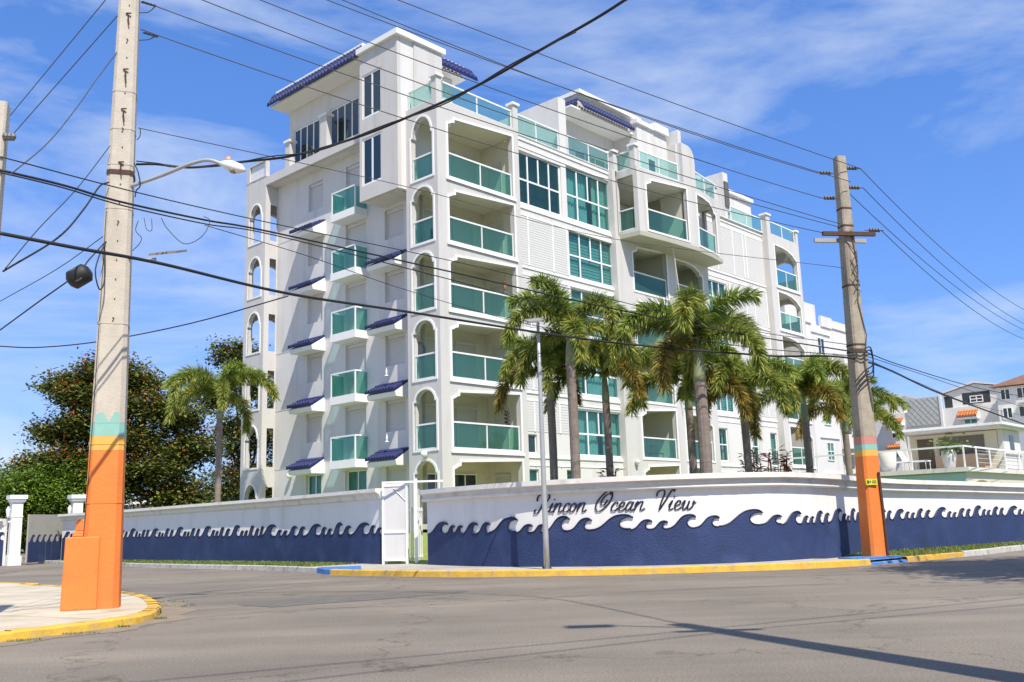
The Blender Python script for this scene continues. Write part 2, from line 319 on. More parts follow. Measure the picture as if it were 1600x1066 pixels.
def window(F, a0, a1, z0, z1, cols, rows, parent, d=0.06, glass=None, back='blind', w=0.06, split=None, name='window'):
    mb = MB(); plate(mb, F, rect(a0, a1, z0, z1), [rect(a0 + w, a1 - w, z0 + w, z1 - w)], d - 0.03, d + 0.03)
    o = mb.build(name, alu, parent)
    if isinstance(cols, int): cols = [i / cols for i in range(cols + 1)]
    if isinstance(rows, int): rows = [i / rows for i in range(rows + 1)]
    A = [a0 + (a1 - a0) * c for c in cols]; Z = [z0 + (z1 - z0) * c for c in rows]
    bars = MB()
    for a in A[1:-1]: fbox(bars, F, a - w / 2, a + w / 2, z0 + w + .001, z1 - w - .001, d - 0.028, d + 0.028)
    for z in Z[1:-1]:
        for i in range(len(A) - 1):
            fbox(bars, F, (A[i] + w / 2 if i else a0 + w) + .001, (A[i + 1] - w / 2 if i < len(A) - 2 else a1 - w) - .001, z - w / 2, z + w / 2, d - 0.026, d + 0.026)
    if split is not None:
        a = (A[split] + A[split + 1]) / 2; fbox(bars, F, a - w / 2, a + w / 2, Z[-2] + w / 2 + .001, z1 - w - .001, d - 0.024, d + 0.024)
    if bars.v: bars.build('mullion', alu, o)
    for i in range(len(A) - 1):
        for j in range(len(Z) - 1):
            fbox(MB(), F, A[i] + w / 2, A[i + 1] - w / 2, Z[j] + w / 2, Z[j + 1] - w / 2, d - 0.004, d + 0.004).build('pane', glass or gl_win, o)
    if back == 'blind':
        bb = MB(); k = int((z1 - z0) / 0.16)
        for i in range(k):
            z = z0 + (z1 - z0) * i / k; fbox(bb, F, a0 + .03, a1 - .03, z, z + (z1 - z0) / k - 0.035, d + 0.14, d + 0.16)
        bb.build('blind', blind, o)
    elif back == 'curtain':
        bb = MB(); k = int((a1 - a0) / 0.11); zz = []
        P = [(a0 + (a1 - a0) * i / k, d + 0.2 + (0.05 if i % 2 else 0) + random.uniform(-.015, .015)) for i in range(k + 1)]
        cut = random.uniform(0.3, 0.7)
        for i in range(k):
            if abs((i / k) - cut) < 0.05: continue
            (x, y), (x2, y2) = P[i], P[i + 1]
            bb.add([F.p(x, z0 + .02, y), F.p(x2, z0 + .02, y2), F.p(x2, z1 - .02, y2), F.p(x, z1 - .02, y)], [(0, 1, 2, 3)])
        bb.build('curtain', blind, o, recalc=False)
    elif back == 'dark':
        fbox(MB(), F, a0 + .02, a1 - .02, z0 + .02, z1 - .02, d + 0.35, d + 0.37).build('interior', dark, o)
    return o
def shutter(F, a0, a1, z0, z1, parent, d, material=None):
    mb = MB(); fbox(mb, F, a0, a1, z1 - 0.16, z1, d - 0.06, d + 0.02); fbox(mb, F, a0, a0 + 0.06, z0, z1 - .162, d - 0.03, d + 0.02); fbox(mb, F, a1 - 0.06, a1, z0, z1 - .162, d - 0.03, d + 0.02)
    o = mb.build('shutter', material or shut, parent); mb = MB(); k = max(3, int((z1 - z0 - .16) / 0.085)); h = (z1 - z0 - .16) / k
    for i in range(k): fbox(mb, F, a0 + .062, a1 - .062, z0 + i * h, z0 + (i + 1) * h - 0.012, d, d + 0.015)
    s = mb.build('slat_curtain', material or shut, o); s['kind'] = 'stuff'; return o
def tiles(F, a0, a1, zl, zh, dl, dh, parent, material=None, step=0.2):
    mb = MB(); n = max(2, int(round((a1 - a0) / step))); st = (a1 - a0) / n; rows = 3
    P0 = Vector((0, zl, dl)); P1 = Vector((0, zh, dh))
    for i in range(n):
        c = a0 + st * (i + .5)
        for r in range(rows):
            s = P0.lerp(P1, r / rows); e = P0.lerp(P1, (r + 1.12) / rows); ra, rb = st * 0.52, st * 0.42
            vs = []; k = 5
            for (q, rad, lift) in ((s, ra, 0.03), (e, rb, 0.0)):
                for j in range(k + 1):
                    an = math.pi * j / k; vs.append(F.p(c + rad * math.cos(an), q.y + rad * math.sin(an) * (1.5 if r == 0 else 1.15) + lift + .02, q.z - rad * math.sin(an) * 0.35))
            mb.add(vs, [(j, j + 1, j + k + 2, j + k + 1) for j in range(k)] + [tuple(range(k + 1))])
    o = mb.build('roof_tiles', material or tileb, parent, recalc=False); o['kind'] = 'stuff'; return o
# ------------------------------------------------------------------ ground
KERB = [(-31.4, 59.7), (-23.2, 49.7), (-16.9, 42.3), (-12.5, 37.5), (-9.2, 34.2), (-6.45, 30.7), (-5.6, 28.9), (-3.33, 26.67), (-1.51, 25.3), (0.61, 24.37), (2.93, 23.88), (5.28, 23.8), (6.92, 24.0), (8.52, 24.5), (9.9, 25.5), (11.93, 27.1), (13.77, 28.7), (16.07, 30.9), (22.5, 35.6), (40, 45), (75, 60)]
WL = [(-25.45, 53.6), (-21.92, 50.6), (-19.77, 48.54), (-14.7, 43.3), (-10.11, 38.6), (-7.29, 35.4), (-4.45, 31.9)]
WR = [(-2.82, 30.3), (-1.7, 28.57), (-0.55, 27.2), (0.55, 26.32), (1.6, 25.7), (3.09, 25.1), (4.83, 24.93), (6.75, 25.45), (8.45, 26.7), (10.05, 28.5), (11.9, 30.2), (14.46, 31.8), (17.44, 33.9), (24.5, 38.2), (42, 47.5), (76, 62.5)]
mb = MB(); mb.add([(-3000, -3000, -0.06), (3000, -3000, -0.06), (3000, 3000, -0.06), (-3000, 3000, -0.06)], [(0, 1, 2, 3)])
tag(mb.build('ground', lawnm, recalc=False), kind='structure')
mb = MB(); mb.add([(-90, -60, 0), (90, -60, 0), (90, 95, 0), (-90, 95, 0)], [(0, 1, 2, 3)])
tag(mb.build('road', asph, recalc=False), kind='structure')
def dense(pts, step):
    P = smoothpts([(x, y, 0) for x, y in pts], 12); o = [P[0]]
    for p in P[1:]:
        if (p - o[-1]).length >= step: o.append(p)
    return o
KD = dense(KERB, 0.35)
def nrm(P, i):
    t = (P[min(i + 1, len(P) - 1)] - P[max(i - 1, 0)]).normalized(); return Vector((-t.y, t.x, 0))   # towards the plot
def near(P, p): return min(range(len(P)), key=lambda i: (P[i] - Vector((p[0], p[1], 0))).length)
iA = near(KD, (-6.3, 30.5)); iB = near(KD, (-5.6, 28.9)); iC = near(KD, (9.0, 24.7)); iD = near(KD, (10.3, 25.8)); iE = near(KD, (12.5, 27.6))
def kerb(i0, i1, material, top, name='kerb', wob=0.006):
    mb = MB(); K = KD
    for i in range(i0, i1):
        a, b = K[i], K[i + 1]; na, nb = nrm(K, i), nrm(K, i + 1); t0 = top(i) ; t1 = top(i + 1); w1 = 0.17
        o = len(mb.v)
        for (p, n_, t) in ((a, na, t0), (b, nb, t1)):
            q = p + n_ * random.uniform(-wob, wob)
            mb.v += [(q.x, q.y, -0.02), (q.x + n_.x * .02, q.y + n_.y * .02, t - .02), (q.x + n_.x * .05, q.y + n_.y * .05, t), (p.x + n_.x * w1, p.y + n_.y * w1, t), (p.x + n_.x * w1, p.y + n_.y * w1, -0.02)]
        mb.f += [(o + k, o + k + 5, o + k + 6, o + k + 1) for k in range(4)]
    return tag(mb.build(name, material, recalc=False), kind='structure')
kerb(0, iA, kerbw, lambda i: 0.16)
kerb(iA, iB, kerbb, lambda i: 0.16 - 0.0 * i, 'kerb_ramp')
kerb(iB, iC, kerby, lambda i: 0.16)
kerb(iC, iD, kerbb, lambda i: 0.07, 'kerb_ramp')
kerb(iD, iE, mat('kerb_faded_yellow', (0.62, 0.36, 0.05), 0.8, 0.3, 4, dirt=((0.30, 0.26, 0.2), 3.0), bump=0.4, bscale=20), lambda i: 0.14)
kerb(iE, len(KD) - 1, kerbw, lambda i: 0.16)
WALLALL = dense(WL + WR, 0.35)
def strip(i0, i1, material, z, name, far=0.0):
    mb = MB(); prev = None
    for i in range(i0, i1 + 1):
        p = KD[i] + nrm(KD, i) * 0.165; j = near(WALLALL, (p.x, p.y)); q = WALLALL[j]; q = q + (q - p).normalized() * 0.5
        o = len(mb.v); mb.v += [(p.x, p.y, z), ((p.x + q.x) / 2, (p.y + q.y) / 2, z + .004), (q.x, q.y, z)]
        if prev is not None: mb.f += [(prev, o, o + 1, prev + 1), (prev + 1, o + 1, o + 2, prev + 2)]
        prev = o
    return tag(mb.build(name, material, recalc=False), kind='structure')
strip(0, iA - 2, lawnm, 0.135, 'verge')
strip(iA - 2, iC, walkm, 0.15, 'pavement')
strip(iC, iD + 1, walkm, 0.118, 'pavement')
strip(iD + 1, len(KD) - 1, lawnm, 0.13, 'verge')
# blue accessible ramps laid on the pavement ends
for (pts, nm) in (([(-6.35, 30.9), (-5.55, 29.1), (-4.5, 28.0), (-5.0, 30.9)], 'kerb_ramp'), ([(8.6, 24.85), (10.2, 25.95), (9.9, 26.9), (8.5, 26.1)], 'kerb_ramp')):
    mb = MB(); mb.prism(pts, lambda p: (p[0], p[1], 0.10), lambda p: (p[0], p[1], 0.163)); tag(mb.build(nm, kerbb), kind='structure')
# plot ground behind the walls, rising to the building
cen = Vector((8, 62, 0)); rings = [(0.0, 0.13), (0.06, 0.35), (0.16, 1.05), (0.4, 1.1), (1.0, 1.1)]
edge = [Vector((x, y, 0)) for x, y in WL + WR]; mb = MB()
for t, z in rings:
    for e in edge: q = e.lerp(cen, t); mb.v.append((q.x, q.y, z))
n = len(edge)
for r in range(len(rings) - 1):
    for i in range(n - 1): mb.f.append((r * n + i, r * n + i + 1, (r + 1) * n + i + 1, (r + 1) * n + i))
tag(mb.build('lawn', mat('lawn_bright', (0.26, 0.33, 0.07), 0.95, 0.3, 2.5, bump=0.6, bscale=60), recalc=False), kind='structure')
# near left corner pavement with its yellow kerb
CK = [(-60, 48), (-30, 38), (-14.6, 27.9), (-13.3, 26.5), (-11.4, 24.7), (-8.9, 21.8), (-7.6, 20.0), (-6.55, 17.9), (-5.95, 16.3), (-5.75, 15.1), (-5.95, 14.3), (-6.4, 13.4), (-7.2, 12.3), (-9.0, 10.6), (-12.5, 7.8), (-30, -4), (-60, -25)]
KD2 = dense(CK, 0.3)
def kerb2(i0, i1, material):
    mb = MB()
    for i in range(i0, i1):
        o = len(mb.v)
        for k in (i, i + 1):
            p = KD2[k]; n_ = -nrm(KD2, k); q = p + n_ * random.uniform(-.012, .012); t = 0.125 + random.uniform(-.006, .006)
            mb.v += [(q.x, q.y, -.02), (q.x + n_.x * .02, q.y + n_.y * .02, t - .03), (q.x + n_.x * .06, q.y + n_.y * .06, t), (p.x + n_.x * .24, p.y + n_.y * .24, t), (p.x + n_.x * .24, p.y + n_.y * .24, -.02)]
        mb.f += [(o + k, o + k + 5, o + k + 6, o + k + 1) for k in range(4)]
    return tag(mb.build('kerb', material, recalc=False), kind='structure')
kerb2(0, len(KD2) - 1, kerby)
mb = MB(); poly = [(p.x + -nrm(KD2, i).x * .235, p.y - nrm(KD2, i).y * .235) for i, p in enumerate(KD2)]
tri = tessellate_polygon([[Vector((x, y, 0)) for x, y in poly]]); mb.v = [(x, y, 0.115) for x, y in poly]; mb.f = [tuple(t) for t in tri]
o = mb.build('pavement', mat('corner_concrete', (0.56, 0.49, 0.37), 0.9, 0.25, 0.9, dirt=((0.32, 0.27, 0.18), 1.3), bump=0.3, bscale=18), recalc=True); tag(o, kind='structure')
mb = MB()   # expansion joints of the slab
for (a, b) in (((-6.3, 14.6), (-14, 19.2)), ((-7.6, 12.9), (-16, 17.9)), ((-8.4, 20.6), (-15, 24.6)), ((-10.5, 11), (-17, 22)), ((-8.6, 12.6), (-12.5, 20.5))):
    mb.tube([(a[0], a[1], 0.112), (b[0], b[1], 0.112)], 0.006, 4)
tag(mb.build('pavement_joint', mat('joint_dark', (0.12, 0.10, 0.08), 0.9)), kind='structure')
# sandy dirt and grit fan along the worn kerb edge
mb = MB(); i0 = near(KD2, (-7.6, 20.0)); i1 = near(KD2, (-9.5, 10.2)); prev = None
for i in range(i0, i1):
    p = KD2[i]; n_ = nrm(KD2, i); wd = 0.25 + 0.25 * math.sin(i * .7) ** 2 + random.uniform(0, .12); o = len(mb.v)
    mb.v += [(p.x - n_.x * .02, p.y - n_.y * .02, .006), (p.x + n_.x * wd, p.y + n_.y * wd, .0045)]
    if prev is not None: mb.f.append((prev, prev + 1, o + 1, o))
    prev = o
tag(mb.build('kerb_dirt', dirtm, recalc=True), kind='structure')
# grass: verge blades and weeds at the kerb
def blades(name, spots, label, n, h, w=0.012):
    mb = MB()
    for _ in range(n):
        (x, y, z) = spots(); a = random.uniform(0, 6.28); hh = h * random.uniform(.5, 1.3); l = random.uniform(.1, .6) * hh; dx, dy = math.cos(a), math.sin(a)
        mb.add([(x - dy * w, y + dx * w, z), (x + dy * w, y - dx * w, z), (x + dx * l * .4 + dy * w * .7, y + dy * l * .4 - dx * w * .7, z + hh * .6), (x + dx * l, y + dy * l, z + hh)], [(0, 1, 2), (0, 2, 3)])
    o = mb.build(name, grassm, recalc=False); return tag(o, label, 'grass', kind='stuff')
def sp_verge(i0, i1):
    def f():
        i = random.randint(i0, i1); p = KD[i] + nrm(KD, i) * 0.2; q = WALLALL[near(WALLALL, (p.x, p.y))]; t = random.random(); r = p.lerp(q, t); return (r.x + random.uniform(-.2, .2), r.y + random.uniform(-.2, .2), 0.13)
    return f
blades('grass', sp_verge(near(KD, (-23, 49)), iA - 3), 'dry green grass strip between the grey kerb and the left blue and white wall', 14000, 0.07, 0.016)
blades('grass', sp_verge(iD + 1, near(KD, (24, 36))), 'green grass strip behind the kerb right of the second orange pole', 9000, 0.07, 0.014)
def sp_weed():
    cs = [(-6.55, 18.3, .5), (-7.1, 19.2, .5), (-6.6, 12.9, .28), (-7.35, 12.1, .3), (-6.15, 13.6, .25), (-5.95, 14.4, .15), (-5.8, 15.6, .12)]
    c = random.choice(cs); a = random.uniform(0, 6.28); r = c[2] * math.sqrt(random.random()) ; return (c[0] + r * math.cos(a) + .1, c[1] + r * math.sin(a) * .5, 0.0)
blades('weeds', sp_weed, 'small weeds growing along the worn yellow kerb by the near orange pole', 700, 0.035, 0.006)
def sp_gate():
    return (random.uniform(-4.6, -1.5), random.uniform(33.5, 40), 0.95)
# ------------------------------------------------------------------ the apartment building
B = thing('apartment_building', 'white seven storey corner apartment block with green glass balconies and blue tiled awnings', 'building', (-3.0499, 39.8836, -0.3), YAW)
SZ = [None, 1.70, 4.73, 7.76, 10.80, 13.85, 16.85, 20.5]
FV = Face('v', 0.0); FU = Face('u', 0.0)
def P(name, material, *boxes):
    mb = MB()
    for b in boxes: mb.box(*b)
    return mb.build(name, material, B)
# structure core and slabs
P('core_wall', white, (1.05, 34.6, 2.35, 15.5, 0.8, 20.0))
for n in range(1, 7):
    z = SZ[n]; P('floor_slab', cream, (0.26, 13.3, 0.36, 2.34, z - 0.20, z + 0.02), (13.3, 22.4, 0.31, 2.34, z - 0.201, z + 0.021), (22.4, 30.55, 0.66, 2.34, z - 0.20, z + 0.02), (30.85, 34.6, 0.26, 2.34, z - 0.203, z + 0.023))
P('roof_deck', white, (0.26, 34.65, 0.66, 15.4, 20.05, 20.40))
P('party_wall', cream, (5.12, 5.38, 0.40, 2.34, 0.9, 20.04), (13.36, 13.6, 0.66, 2.34, .9, 20.04), (18.1, 18.6, 0.36, 2.34, .9, 20.04), (22.05, 22.35, 0.4, 2.34, .9, 20.04), (30.62, 30.82, 0.5, 2.34, .9, 20.04))
P('foundation', grey, (0.05, 34.8, 0.05, 15.5, 0.3, 0.95))
# --- corner tower, right face
holes = []; T = {1: (4.25, 4.38), 2: (7.23, 7.42), 3: (10.24, 10.43), 4: (13.26, 13.46), 5: (16.28, 16.52), 6: (19.72, 20.02)}
for n in range(1, 7):
    zb = (0.97 if n == 1 else SZ[n] + 0.1); holes.append(stepped(0.66, 4.92, zb, *T[n]))
plate(MB(), FV, rect(0, 5.4, 0.9, 20.5), holes, 0, 0.25).build('wall', grey, B)
for n, h in enumerate(holes, 1):
    ring('opening_trim', FV, h, 0.10, 0.035, B)
    if n > 1: railing(FV, 0.68, 4.90, SZ[n] + 0.11, 1.15, 2, B, d=0.10)
# left face with arches
holes = []
for n in range(1, 7):
    zb = 0.97 if n == 1 else SZ[n] + 0.1; s = SZ[n] if n > 1 else 1.68
    holes.append(arch(0.30, 1.72, zb, s + 2.12, s + 2.66 + (0.35 if n == 6 else 0), 12, 0.09))
plate(MB(), FU, rect(0.26, 2.1, 0.9, 20.5), holes, 0, 0.25).build('wall', grey, B)
for n, h in enumerate(holes, 1):
    ring('arch_trim', FU, h, 0.10, 0.035, B)
    if n > 1: railing(FU, 0.32, 1.70, SZ[n] + 0.11, 1.1, 1, B, d=0.10)
P('tower_side_wall', cream, (0.26, 1.05, 2.1, 2.34, 0.9, 20.0))
P('tower_back_wall', cream, (1.06, 5.11, 2.27, 2.345, 0.96, 20.04))
FB = Face('v', 2.27)
for n in range(1, 7):
    z = SZ[n] + 0.03
    if n == 1:
        window(FB, 0.75, 2.5, z, z + 2.2, 2, 1, B, d=-0.04, glass=winddark, back=None); window(FB, 2.7, 4.2, z, z + 2.2, 2, 1, B, d=-0.04, glass=winddark, back=None)
    elif n == 6:
        window(FB, 1.1, 2.9, z, z + 2.45, 2, 1, B, d=-0.04, glass=winddark, back=None, w=.08); shutter(FB, 3.05, 4.7, z, z + 2.5, B, -0.02)
    else:
        shutter(FB, 1.10, 2.95, z, z + 2.3, B, -0.02); shutter(FB, 3.0, 4.35, z, z + 2.3, B, -0.02)
    shutter(Face('u', 5.12), 0.9, 1.85, z, z + 2.15, B, -0.02)
    MB().lathe([(0.02, 0), (0.10, 0.01), (0.17, 0.07), (0.18, 0.12)], (1.75, 1.1, (SZ[n + 1] - 0.33) if n < 6 else 19.92), 12).build('ceiling_lamp', lampw, B, smooth=True)
P('tower_ceiling', cream, (0.26, 5.1, 0.26, 2.26, 20.03, 20.045))
for n in range(2, 7): P('opening_sill', trim, (0.5, 5.08, -0.07, -0.036, SZ[n] - 0.10, SZ[n] + 0.02))
# --- middle section
FM = Face('v', 0.35); wh = []
W6 = [(5.65, 9.0, 16.98, 19.72), (9.42, 13.2, 16.98, 19.86)]; W5 = [(9.42, 13.2, 13.9, 16.42)]; W4 = [(9.42, 13.2, 10.9, 13.3)]; W3 = [(9.42, 13.2, 7.86, 10.25)]; W2 = [(9.42, 13.2, 4.8, 7.15)]
for r_ in W6 + W5 + W4 + W3 + W2: wh.append(rect(*r_))
small = [(5.75, 6.4, 4.83, 5.7), (5.75, 6.45, 1.8, 4.08), (8.5, 9.2, 2.2, 4.1)]
for r_ in small: wh.append(rect(*r_))
plate(MB(), FM, rect(5.4, 13.32, 0.9, 20.5), wh, 0, 0.3).build('wall', white, B)
for k, r_ in enumerate(W6 + W5 + W4 + W3 + W2):
    a0, a1, z0, z1 = r_; window(FM, a0, a1, z0, z1, [0, .255, .74, 1], [0, .47, 1], B, d=0.12, back=['dark', 'curtain', 'blind', 'blind', 'curtain', 'curtain'][k], w=0.09, split=1)
for k, r_ in enumerate(small): window(FM, *r_, 1 if k == 0 else 1, 1, B, d=0.12, glass=winddark if k == 0 else None, back='dark' if k == 0 else 'curtain', w=.04)
for n in range(2, 8):
    z = SZ[n] if n < 7 else 20.4; fbox(MB(), FM, 5.42, 13.3, z - 0.14, z - 0.04, -0.05, 0.02).build('ledge', trim, B); fbox(MB(), FM, 5.42, 13.3, z - 0.50, z - 0.42, -0.03, 0.02).build('ledge', trim, B)
def siding(F, a0, a1, z0, z1, cuts):
    mb = MB(); k = int((z1 - z0) / 0.12)
    for i in range(k):
        z = z0 + (z1 - z0) * i / k; h = (z1 - z0) / k
        mb.add([F.p(a0, z, -0.018), F.p(a1, z, -0.018), F.p(a1, z + h - .012, -0.012), F.p(a0, z + h - .012, -0.012), F.p(a0, z, 0.01), F.p(a1, z, 0.01), F.p(a0, z + h - .012, .01), F.p(a1, z + h - .012, .01)], [(0, 1, 2, 3), (0, 4, 5, 1), (3, 2, 7, 6), (0, 3, 6, 4), (1, 5, 7, 2)])
    o = mb.build('siding_panel', sidm, B); mb = MB(); o['kind'] = 'stuff'
    for c in cuts: fbox(MB(), F, c - 0.05, c + 0.05, z0, z1, -0.042, -0.027).build('batten', trim, B)
for n in range(1, 6):
    siding(FM, 5.6, 9.25, SZ[n] + (0.05 if n > 2 else 2.6 if n == 1 else 1.1), SZ[n + 1] - 0.52, (5.62, 6.25, 8.1, 9.22))
# --- bay section, floors one to five
FS = Face('v', 0.10); holes = []
for n in range(1, 6):
    zb = 0.97 if n == 1 else SZ[n] + 0.1
    t = T[n]; holes.append(stepped(14.62, 17.9, zb, t[0] + .1, t[1] + .1)); z2 = t[0] + 0.1
    holes.append([(18.85, zb), (21.7, zb), (21.7, z2 - .55), (21.62, z2 - .45), (21.45, z2 - .42), (21.35, z2 - .25), (20.9, z2 - .05), (20.2, z2 + .05), (18.85, z2 + .05)])
plate(MB(), FS, rect(13.32, 22.4, 0.9, 16.8), holes, 0, 0.25).build('wall', grey, B)
P('bay_return_wall', grey, (13.05, 13.32, 0.05, 0.6, 0.9, 20.5))
for k, h in enumerate(holes):
    ring('opening_trim', FS, h, 0.10, 0.035, B)
    n = k // 2 + 1
    if n > 1: railing(FS, h[0][0] + .02, h[1][0] - .02, SZ[n] + 0.11, 1.12, 1, B, d=0.10)
for n in range(1, 6):
    for (a, b_) in ((15.0, 17.4), (19.1, 21.4)):
        window(Face('v', 2.30), a, b_, SZ[n] + .05, SZ[n] + 2.3, 2, 1, B, d=-0.03, glass=winddark, back=None)
fbox(MB(), FS, 13.4, 14.4, 7.0, 7.05, -.02, 0).build('ledge', trim, B)
# --- projecting bay on the sixth floor
A0, A1, A2, A3 = (13.65, -1.15), (18.55, -1.52), (22.35, -1.05), (22.4, 0.10)
def uvpoly(mb, pts, z0, z1): return mb.prism(pts, lambda p: (p[0], p[1], z0), lambda p: (p[0], p[1], z1))
foot = [(13.5, 0.3), A0, (16.2, -1.40), A1, (20.6, -1.36), A2, (22.4, 0.3)]
o = uvpoly(MB(), foot, 16.62, 16.86).build('bay_floor', mat('soffit_olive', (0.42, 0.41, 0.33), 0.9, 0.08, 1), B)
uvpoly(MB(), [(13.7, 0.66), (13.85, -0.9), (18.5, -1.3), (22.15, -0.9), (22.2, 0.66)], 20.1, 20.44).build('bay_roof', white, B)
F1 = Face2(A0, A1, 0); h1 = stepped(0.75, 4.35, 17.05, 19.92, 20.15)
plate(MB(), F1, rect(0, F1.L, 16.75, 20.5), [h1], 0, 0.22).build('wall', grey, B); ring('opening_trim', F1, h1, 0.1, 0.035, B); railing(F1, .77, 4.33, 17.07, 1.22, 1, B, d=0.1)
F2 = Face2(A1, A2, 0); z2 = 20.1
h2 = [(0.62, 17.05), (3.15, 17.05), (3.15, z2 - .75), (3.05, z2 - .62), (2.85, z2 - .58), (2.75, z2 - .35), (2.3, z2 - .08), (1.6, z2), (0.62, z2)]
plate(MB(), F2, rect(0.005, F2.L, 16.75, 20.5), [h2], 0, 0.22).build('wall', grey, B); ring('opening_trim', F2, h2, 0.1, 0.035, B); railing(F2, .64, 3.13, 17.07, 1.15, 1, B, d=0.1)
F3 = Face2((13.65, 0.34), A0, 0); h3 = rect(0.12, F3.L - 0.28, 17.05, 20.1)
plate(MB(), F3, rect(0, F3.L - .002, 16.75, 20.5), [h3], -0.0, 0.2).build('wall', grey, B); railing(F3, .14, F3.L - .3, 17.07, 1.2, 1, B, d=0.1)
F4 = Face2(A2, A3, 0); plate(MB(), F4, rect(.005, F4.L, 16.75, 20.5), [rect(.25, .95, 17.05, 20.0)], 0, 0.2).build('wall', grey, B)
window(Face('v', 2.3), 14.2, 16.0, 16.9, 19.3, 2, 1, B, d=-0.03, glass=winddark, back=None); window(Face('v', 2.3), 19.0, 21.5, 16.9, 19.3, 3, 1, B, d=-0.03, glass=winddark, back=None)
P('bay_inner_wall', cream, (18.1, 18.5, -1.1, 2.3, 16.87, 20.09))
MB().tube([(17.0, -1.0, 16.6), (18.1, -1.0, 9.0)], 0.03, 6).build('rain_pipe', cream, B)
MB().lathe([(0.02, 0), (0.12, 0.02), (0.16, 0.1)], (15.3, -0.5, 20.0), 12).build('ceiling_lamp', lampw, B, smooth=True)
# --- right section
FR = Face('v', 0.45); wh = []
RW = [(22.75, 25.1, 10.95, 13.25), (22.75, 25.1, 14.1, 16.1), (22.75, 25.1, 7.9, 10.2), (27.0, 27.8, 4.9, 6.95), (29.3, 30.2, 4.75, 6.9), (22.75, 24.0, 4.9, 6.9), (27.0, 28.9, 2.3, 4.2), (27.0, 28.2, 7.9, 10.2)]
for r_ in RW: wh.append(rect(*r_))
plate(MB(), FR, rect(22.4, 30.6, 0.9, 20.5), wh, 0, 0.25).build('wall', white, B)
for k, r_ in enumerate(RW): window(FR, *r_, 3 if r_[1] - r_[0] > 1.9 else 1, 2, B, d=0.1, back=('blind', 'curtain')[k % 2], w=.07)
for n in range(2, 8):
    z = SZ[n] if n < 7 else 20.4; fbox(MB(), FR, 22.42, 30.58, z - 0.14, z - 0.04, -0.05, 0.02).build('ledge', trim, B); fbox(MB(), FR, 22.42, 30.58, z - 0.50, z - 0.42, -0.03, 0.02).build('ledge', trim, B)
siding(FR, 25.4, 30.4, 13.9, 16.3, (25.5, 27.5, 28.6, 30.3)); siding(FR, 22.6, 30.4, 16.9, 19.95, (24.3, 26.3, 27.6, 28.0)); siding(FR, 25.4, 30.4, 10.9, 13.3, (25.5, 27.5, 29.1, 30.3)); siding(FR, 28.4, 30.4, 7.9, 10.2, (29.3,))
# --- end tower
holes = []
for n in range(1, 7):
    zb = 0.97 if n == 1 else SZ[n] + 0.1; t = SZ[n] + (2.6 if n < 6 else 2.9) if n > 1 else 4.3
    holes.append([(31.2, zb), (34.35, zb), (34.35, t - .75), (34.25, t - .62), (34.05, t - .5), (33.7, t - .28), (33.1, t - .1), (32.3, t), (31.2, t + .02)])
plate(MB(), FV, rect(30.6, 34.9, 0.9, 20.5), holes, 0, 0.25).build('wall', grey, B)
for n, h in enumerate(holes, 1):
    ring('opening_trim', FV, h, 0.09, 0.035, B)
    if n > 1: railing(FV, 31.22, 34.33, SZ[n] + 0.11, 1.2, 2, B, d=0.10)
P('tower_return_wall', grey, (30.35, 30.6, 0.0, 0.7, 0.9, 20.5))
FE = Face('u', 34.65); eh = []
for n in range(1, 7): eh.append(arch(0.45, 2.1, (0.97 if n == 1 else SZ[n] + 1.1), SZ[n] + 1.9, SZ[n] + 2.5, 10))
plate(MB(), FE, rect(0.26, 2.35, 0.9, 20.5), eh, 0, 0.25).build('wall', grey, B)
for n in range(2, 7): P('opening_sill', trim, (31.05, 34.5, -0.07, -0.036, SZ[n] - 0.10, SZ[n] + 0.02))
# --- left facade (main wall recessed, with windows, shutters)
FL = Face('u', 0.78); holes = []; C1 = (9.50, 10.78); C2 = (6.0, 7.6); C3 = (3.2, 4.58)
for n in range(1, 7):
    z = SZ[n]
    if n == 6: holes += [rect(C1[0], C1[1], z + 1.1, z + 2.62), rect(C2[0], C2[1], z + .05, z + 2.7)]
    else: holes += [rect(*C1, z + (1.17 if n > 1 else 0.95), z + 2.6), rect(*C2, z + (.05 if n > 1 else 0.9), z + 2.62), rect(*C3, z + (1.17 if n > 1 else .3), z + 2.62)]
plate(MB(), FL, rect(2.1, 13.6, 0.9, 20.1), holes, 0, 0.24).build('wall', white, B)
for h in holes:
    a0, a1 = h[0][0], h[1][0]; z0, z1 = h[0][1], h[2][1]
    if z1 < 4.6 and a0 > 5: window(FL, a0, a1, z0, z1, 2, [0, .3, 1], B, d=0.18, glass=None, back='curtain')
    else: shutter(FL, a0 + .01, a1 - .01, z0, z1, B, 0.17, whiteshut)
for n in range(2, 7): fbox(MB(), FL, 11.0, 13.55, SZ[n] - .02, SZ[n] + .01, -0.012, 0.0).build('string_course', grey, B)
for n in range(1, 6):   # tiled awnings over the windows
    for (a0, a1) in ((9.25, 11.15), (2.95, 4.95)):
        if n == 5 and a0 < 5: continue
        z = SZ[n + 1]
        mb = MB(); prof = [(0.78, z - .42), (0.02, z - .42), (-0.04, z - .22), (0.78, z + .30)]
        a1_ = a1; mb.prism(prof, lambda p: (p[0], a0, p[1]), lambda p: (p[0], a1_, p[1])); aw = mb.build('awning', trim, B)
        t = tiles(Face('u', 0), a0, a1 + .05, z - .20, z + .26, -0.10, 0.74, aw, step=0.21)
